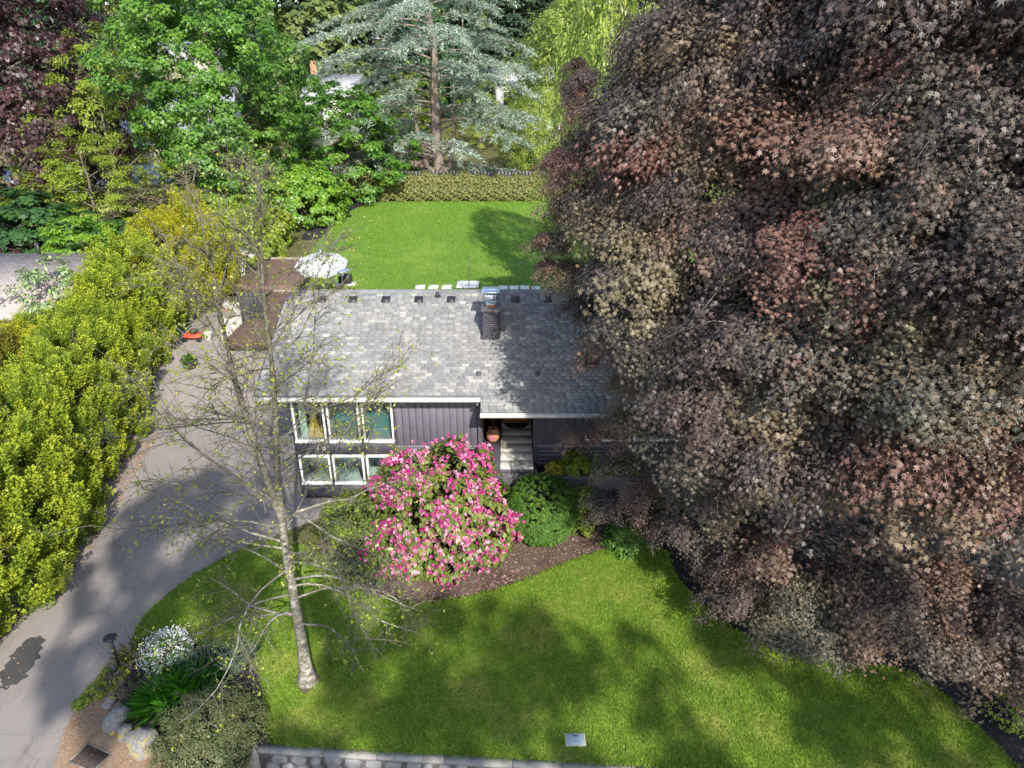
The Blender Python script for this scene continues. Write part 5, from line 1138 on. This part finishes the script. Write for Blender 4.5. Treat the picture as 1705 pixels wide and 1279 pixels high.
# pale pavers that peep over the ridge
pavm = B().bevbox(-.5, .5, -.32, .32, 0, .05, .015).mesh('paver', simple('paver_concrete', (.72, .69, .64), .85, .1, 5, .2)); pv = [(700, 477), (722, 477), (744, 477), (770, 473), (788, 473), (838, 478), (856, 478), (874, 478), (893, 479)]
for k, (px, py) in enumerate(pv):
    q = gz(px, py, 1.25); w_ = 1.0
    o = put('paver', pavm, None, (q[0], q[1]-.1, 1.226), (0, 0, 0), (.52 if k not in (3, 4) else .62, 1 if k not in (3, 4) else 2.0, 1)); props(o, f'pale concrete paver at the near edge of the back lawn, {ordinal(k+1)} from the left', 'paver', 'pavers at the back lawn edge')
# brown plank deck left of the house, stepped in two levels
def deck(x0, x1, y0, y1, z, label):
    d = thing('deck', ((x0+x1)/2, (y0+y1)/2, z-.3), label, 'deck'); n = int((y1-y0)/.16); me = B().bevbox(x0-(x0+x1)/2, x1-(x0+x1)/2, 0, .148, 0, .03, .005).mesh('plank', MAT['deckwood'])
    for k in range(n): put('plank', me, d, (0, y0+k*.16-(y0+y1)/2, .3+.004*r7.random()), (0, 0, 0))
    B().box(x0+.02, x1-.02, y0+.02, y0+n*.16-.02, z-.5, z-.004).part('frame', MAT['deckwood'], d)
    B().bevbox(x0, x1, y1, y1+.12, z, z+.10, .01).part('edge_board', simple('weathered', (.30, .25, .21), .8, .2), d)
    return d
deck(-12.3, -7.6, 28.4, 35.0, 1.62, 'brown plank deck beside the left end of the house')
deck(-15.4, -11.2, 35.3, 40.2, 1.90, 'higher brown plank deck behind the charcoal gate panel')
ga_ = thing('gate', (-11.9, 30.9, 1.2), 'charcoal gate panel at the head of the drive beside the deck', 'gate')
for k in range(5): B().bevbox(-12.38+k*.18, -12.205+k*.18, 30.88, 30.92, 1.25, 2.95, .008).part('plank', MAT['charcoal'], ga_)
for x in (-12.44, -11.44): B().bevbox(x-.05, x+.05, 30.85, 30.95, 1.2, 3.0, .01).part('post', MAT['charcoal'], ga_)
# white rip-rap
wm = simple('white_rock', (.38, .36, .32), .85, .25, 4, .4); import bmesh as _bm
rocks = []
for k in range(5):
    r = np.random.default_rng(900+k); bm = _bm.new(); _bm.ops.create_icosphere(bm, subdivisions=1, radius=1)
    for v in bm.verts: v.co *= .8+.4*r.random()
    me = bpy.data.meshes.new('white_rock'); bm.to_mesh(me); bm.free(); me.materials.append(wm); rocks.append(me)
rl = []
for k in range(64):
    p = gz(373+42*r7.random(), 508+56*r7.random(), 1.25); rl.append(p)
sheet('gravel_patch', smooth_poly([gz(*p, 1.2)[:2] for p in [(366, 505), (418, 505), (422, 566), (370, 568)]], 1), 1.212, MAT['dirt'], .02)
rl.sort(key=lambda p: (p[1], p[0]))
for k, p in enumerate(rl):
    s_ = .15+.13*r7.random(); o = put('white_rock', rocks[k % 5], None, (p[0], p[1], float(terrain(p[0], p[1]))+.08+.10*r7.random()), (r7.random()*6, r7.random()*6, r7.random()*6), (s_, s_*.9, s_*.7))
    props(o, 'rough white rock in the pile at the head of the drive', 'rock', 'white rocks at the head of the drive')
# little gabled garden stand above the rocks
gs = thing('garden_stand', (at_px(399, 37, 2), 37.0, 1.2), 'small gabled wooden stand with blue and white panel above the white rocks', 'stand'); gx = gs.location.x
for dx in (-.22, .28): B().tube([(gx+dx*1.5, 36.9, 1.2), (gx+dx, 37, 2.3)], .035, 6).part('leg', MAT['wood_orange'], gs)
B().bevbox(gx-.30, gx+.02, 36.86, 36.92, 2.1, 3.3, .01).part('panel', simple('blue_panel', (.28, .40, .62), .6, .4, 5, 0), gs); B().bevbox(gx+.025, gx+.36, 36.86, 36.92, 2.1, 2.9, .01).part('panel', MAT['white'], gs)
B().bevbox(gx-.28, gx+.36, 36.6, 36.85, 1.95, 2.08, .02).part('shelf', MAT['white'], gs)
for s_, x1 in ((1, gx+1.0), (-1, gx-.85)):
    V = [(gx, 36.5, 3.45), (x1, 36.5, 3.05), (x1, 37.4, 3.05), (gx, 37.4, 3.45)]; V = V+[(a_, b_, c_-.05) for a_, b_, c_ in V]; part('roof_panel', V, [np.array([(0, 1, 2, 3), (7, 6, 5, 4), (0, 4, 5, 1), (1, 5, 6, 2), (2, 6, 7, 3), (3, 7, 4, 0)])], simple('grey_wood', (.34, .31, .26), .8, .2), gs)
# mower, bucket and tub at the left of the drive
mo = gz(327, 572, 1.0); ml = thing('lawn_mower', (mo[0], mo[1], float(terrain(0, mo[1]))), 'red lawn mower parked against the conifers', 'mower'); o_ = np.array(ml.location)
RED = simple('red_paint', (.55, .07, .03), .4, .15)
B().bevbox(o_[0]-.45, o_[0]+.35, o_[1]-.25, o_[1]+.25, o_[2]+.12, o_[2]+.30, .06).part('deck', RED, ml); B().bevbox(o_[0]-.15, o_[0]+.18, o_[1]-.15, o_[1]+.15, o_[2]+.31, o_[2]+.50, .05).part('engine', MAT['black'], ml)
for dx in (-.35, .28):
    for dy in (-.30, .30):
        c_ = o_+np.array([dx, dy, .11]); a_ = np.linspace(0, 6.283, 13)[:-1]; V = [(c_[0]+.11*math.cos(t), c_[1]+s_, c_[2]+.11*math.sin(t)) for s_ in (-.03, .03) for t in a_]; b = B(); b.add(V, [(k, (k+1) % 12, (k+1) % 12+12, k+12) for k in range(12)]); b.add(V, [tuple(range(12)), tuple(range(23, 11, -1))]); b.part('wheel', MAT['black'], ml)
for dy in (-.2, .2): B().tube([o_+np.array([-.3, dy, .3]), o_+np.array([-.95, dy, .95])], .015, 6).part('handle', MAT['steel'], ml)
B().tube([o_+np.array([-.95, -.2, .95]), o_+np.array([-.95, .2, .95])], .018, 6).part('handlebar', MAT['black'], ml)
bu = gz(340, 574, .9); bt = thing('bucket', (bu[0]+.35, bu[1]-.2, float(terrain(0, bu[1]-.2))+.02), 'white bucket beside the red mower', 'bucket'); c_ = tuple(bt.location); B().lathe(c_, [(0, 0), (.14, 0), (.17, .34), (.18, .36), (.165, .36), (.13, .02), (0, .02)], 16).part('pail', MAT['white'], bt); B().tube([(c_[0]-.17, c_[1], c_[2]+.34), (c_[0]-.12, c_[1]-.12, c_[2]+.24), (c_[0]+.12, c_[1]-.12, c_[2]+.24), (c_[0]+.17, c_[1], c_[2]+.34)], .006, 5).part('handle', MAT['steel'], bt)
tu = gz(320, 628, .4); tt_ = thing('planter_tub', (tu[0], tu[1], float(terrain(0, tu[1]))+.02), 'dark tub with green plant at the conifer screen', 'planter'); c_ = tuple(tt_.location); B().lathe(c_, [(0, 0), (.24, 0), (.32, .36), (.34, .38), (.29, .38), (.27, .30), (0, .30)], 18).part('tub', MAT['charcoal'], tt_)
r = np.random.default_rng(61); n = 200; C = np.array(c_)+np.array([0, 0, .4])+r.normal(0, .12, (n, 3)); part_me = leaf_mesh('leaves', r, C-np.array(c_), unit(r.normal(0, .5, (n, 3))+np.array([0, 0, 1])), unit(r.normal(0, 1, (n, 3))), .12, WIDE, L['green']); put('leaves', part_me, tt_)

# dark fence behind the hedge, board by board
fe = thing('fence', (-14, 63.2, 1.2), 'black board fence behind the clipped hedge', 'fence'); fx0, fx1 = at_px(560, 63.2), at_px(1010, 63.2)
n = int((fx1-fx0)/.30); me = B().bevbox(0, .298, -.02, .02, 0, 2.12, .003).mesh('board', MAT['black'])
for k in range(n): put('board', me, fe, (fx0+k*.30+14, 0, .02))
for z in (.5, 1.9): B().box(fx0, fx0+n*.3, 63.225, 63.27, 1.2+z, 1.2+z+.09).part('rail', MAT['black'], fe)
fp = gz(573, 330, 1.2); fg = thing('gate', (fp[0], fp[1], 1.2), 'dark gate panel between the green shrub and the hedge end', 'gate')
for k in range(4): B().bevbox(fp[0]-.55+k*.28, fp[0]-.28+k*.28, fp[1]-.02, fp[1]+.02, 1.2, 3.2, .006).part('board', MAT['charcoal'], fg)

# ------------------------------------------------------------------ neighbour houses
def far_house(label, cx, cy, z, w, d, hw, rise, wall, roofm, rot=0.0, chimney=None, win=True):
    h_ = thing('neighbour_house', (cx, cy, z), label, 'house'); h_.rotation_euler = (0, 0, rot)
    def lp(name, bld, mat, par=h_): V, F = bld.arrays(); return put(name, np_mesh(name, V, F, mat), par)
    lp('wall', B().box(-w/2, w/2, -d/2, d/2, 0, hw), wall)
    for x in (-w/2+.01, w/2-.01): lp('gable', B().add([(x, -d/2, hw), (x, d/2, hw), (x, 0, hw+rise)], [(0, 2, 1)]), wall)
    e = .45; ez = hw-e*rise/(d/2); rf = B()
    for sgn in (-1, 1):
        V = [(-w/2-e, sgn*(d/2+e), ez), (w/2+e, sgn*(d/2+e), ez), (w/2+e, 0, hw+rise), (-w/2-e, 0, hw+rise)]; V = [(a_, b_, c_+.05) for a_, b_, c_ in V]+[(a_, b_, c_+.17) for a_, b_, c_ in V]
        rf.add(V, [(0, 1, 2, 3), (7, 6, 5, 4), (0, 4, 5, 1), (1, 5, 6, 2), (2, 6, 7, 3), (3, 7, 4, 0)])
    ro = lp('roof', rf, roofm)
    if chimney: lp('chimney', B().bevbox(chimney[0]-.35, chimney[0]+.35, chimney[1]-.3, chimney[1]+.3, hw, hw+rise+chimney[2], .03), MAT['terracotta'], ro)
    if win:
        for k in range(int(w/3)):
            x = -w/2+1.4+k*3.0; f = lp('window', B().box(x-.6, x+.6, -d/2-.05, -d/2-.005, hw*.38, hw*.78), MAT['white']); lp('pane', B().box(x-.52, x+.52, -d/2-.07, -d/2-.052, hw*.41, hw*.75), MAT['charcoal'], f)
    return h_
def roofmat(n_, c_):
    m = M(n_); br = m.n('ShaderNodeTexBrick'); br.inputs['Scale'].default_value = 1; br.inputs['Brick Width'].default_value = .33; br.inputs['Row Height'].default_value = .16; br.inputs['Mortar Size'].default_value = .010
    br.inputs['Color1'].default_value = (*[x*.85 for x in c_], 1); br.inputs['Color2'].default_value = (*[min(1, x*1.15) for x in c_], 1); br.inputs['Mortar'].default_value = (*[x*.4 for x in c_], 1)
    m.l(m.coords(True), br.inputs[0]); f = m.noise(3, 4, .6); m.col(m.mix(m.ramp(f, [(.45, (0, 0, 0)), (.8, (1, 1, 1))]), br.outputs[0], m.mix(.4, br.outputs[0], (.3, .2, .12)))).rough(.9, .2); return m.m
RG, RB, RW = roofmat('grey_roof', (.36, .36, .40)), roofmat('taupe_roof', (.34, .29, .28)), roofmat('pale_roof', (.42, .42, .44)); CR = simple('cream_wall', (.36, .33, .28), .8, .1); WH = simple('white_wall', (.50, .49, .46), .8, .06)
far_house('neighbour house with taupe shingle roof at the left edge', -23.3, 31.3, .9, 8.2, 8.0, 2.2, 1.35, CR, RB, .06)
V, F = B().tube([(-21.3, 31.4, 4.3), (-21.3, 31.4, 5.1)], .07, 8).arrays(); vp = part('roof_pipe', V, F, MAT['black']); props(vp, 'black vent pipe on the neighbour roof at the left edge', 'pipe')
def fh(px, py, Y, w, label, wall, roofm, rot=0, ch_=None, hw=4.5, rise=2.0, d=8):
    p = gy(px, py, Y); z = p[2]-hw-rise; far_house(label, p[0], Y+d/2, z, w, d, hw, rise, wall, roofm, rot, ch_)
fh(544, 128, 88, 5.6, 'white house with pale roof and chimney left of the cedar', WH, RW, .0, (-2.4, 0, 1.6), 5.5, 2.0)
fh(255, 72, 104, 11, 'far house with blue-grey roof above the feathery tree', CR, RG, -.3, None, 5, 2.2)
fh(296, 152, 76, 7.5, 'grey-roofed house behind the left edge of the green maple', WH, RG, .2, None, 5, 1.8)
fh(255, 210, 66, 8, 'low grey-roofed house between feathery tree and green maple', CR, RW, .1, None, 3.5, 1.5)
fh(200, 292, 56, 6, 'low pale roof seen through the feathery tree', CR, RW, -.1, None, 2.4, 1.2)
fh(40, 292, 60, 8, 'low house with grey roof below the purple beech', CR, RG, .0, None, 2.6, 1.3)
fh(870, 112, 110, 8, 'white house glimpsed right of the cedar', WH, RW, .1, None, 5, 2)
fh(905, 195, 84, 5, 'small pale-roofed building behind the weeping tree', CR, RW, .0, None, 2.6, 1.2, 5)
fh(670, 232, 80, 5, 'brown house seen between the cedar trunks', simple('brown_wall', (.22, .16, .13), .8, .15), roofmat('brown_roof', (.16, .12, .10)), .0, None, 3.2, 1.6, 6)
fh(660, 40, 125, 9, 'far pale house behind the top of the cedar', WH, RG, .1, None, 6, 2)
# thin sapling behind the roof
sp_ = gz(783, 478, 1.25); st = thing('sapling', (sp_[0], 35.8, 1.22), 'thin bare sapling standing behind the roof ridge', 'sapling'); P = np.array([(0, 0, 0), (.02, 0, .7), (-.02, 0, 1.4), (.03, 0, 2.1)]); ln = [(P, np.array([.02, .016, .012, .006]))]
for k in range(12):
    z = .6+1.4*r7.random(); a_ = r7.random()*6.28; ln.append((np.array([(0, 0, z), (.12*math.cos(a_), .12*math.sin(a_), z+.15), (.2*math.cos(a_), .2*math.sin(a_), z+.35)]), np.array([.008, .006, .003])))
V, F = tubes(ln, 5); put('stem', np_mesh('stem', V, F, BARK_RED), st)
n = 80; C = np.c_[r7.normal(0, .12, (n, 2)), .9+1.3*r7.random(n)]; put('leaves', leaf_mesh('leaves', r7, C, unit(r7.normal(0, 1, (n, 3))), unit(r7.normal(0, 1, (n, 3))), .06, OVAL, L['brown']), st)
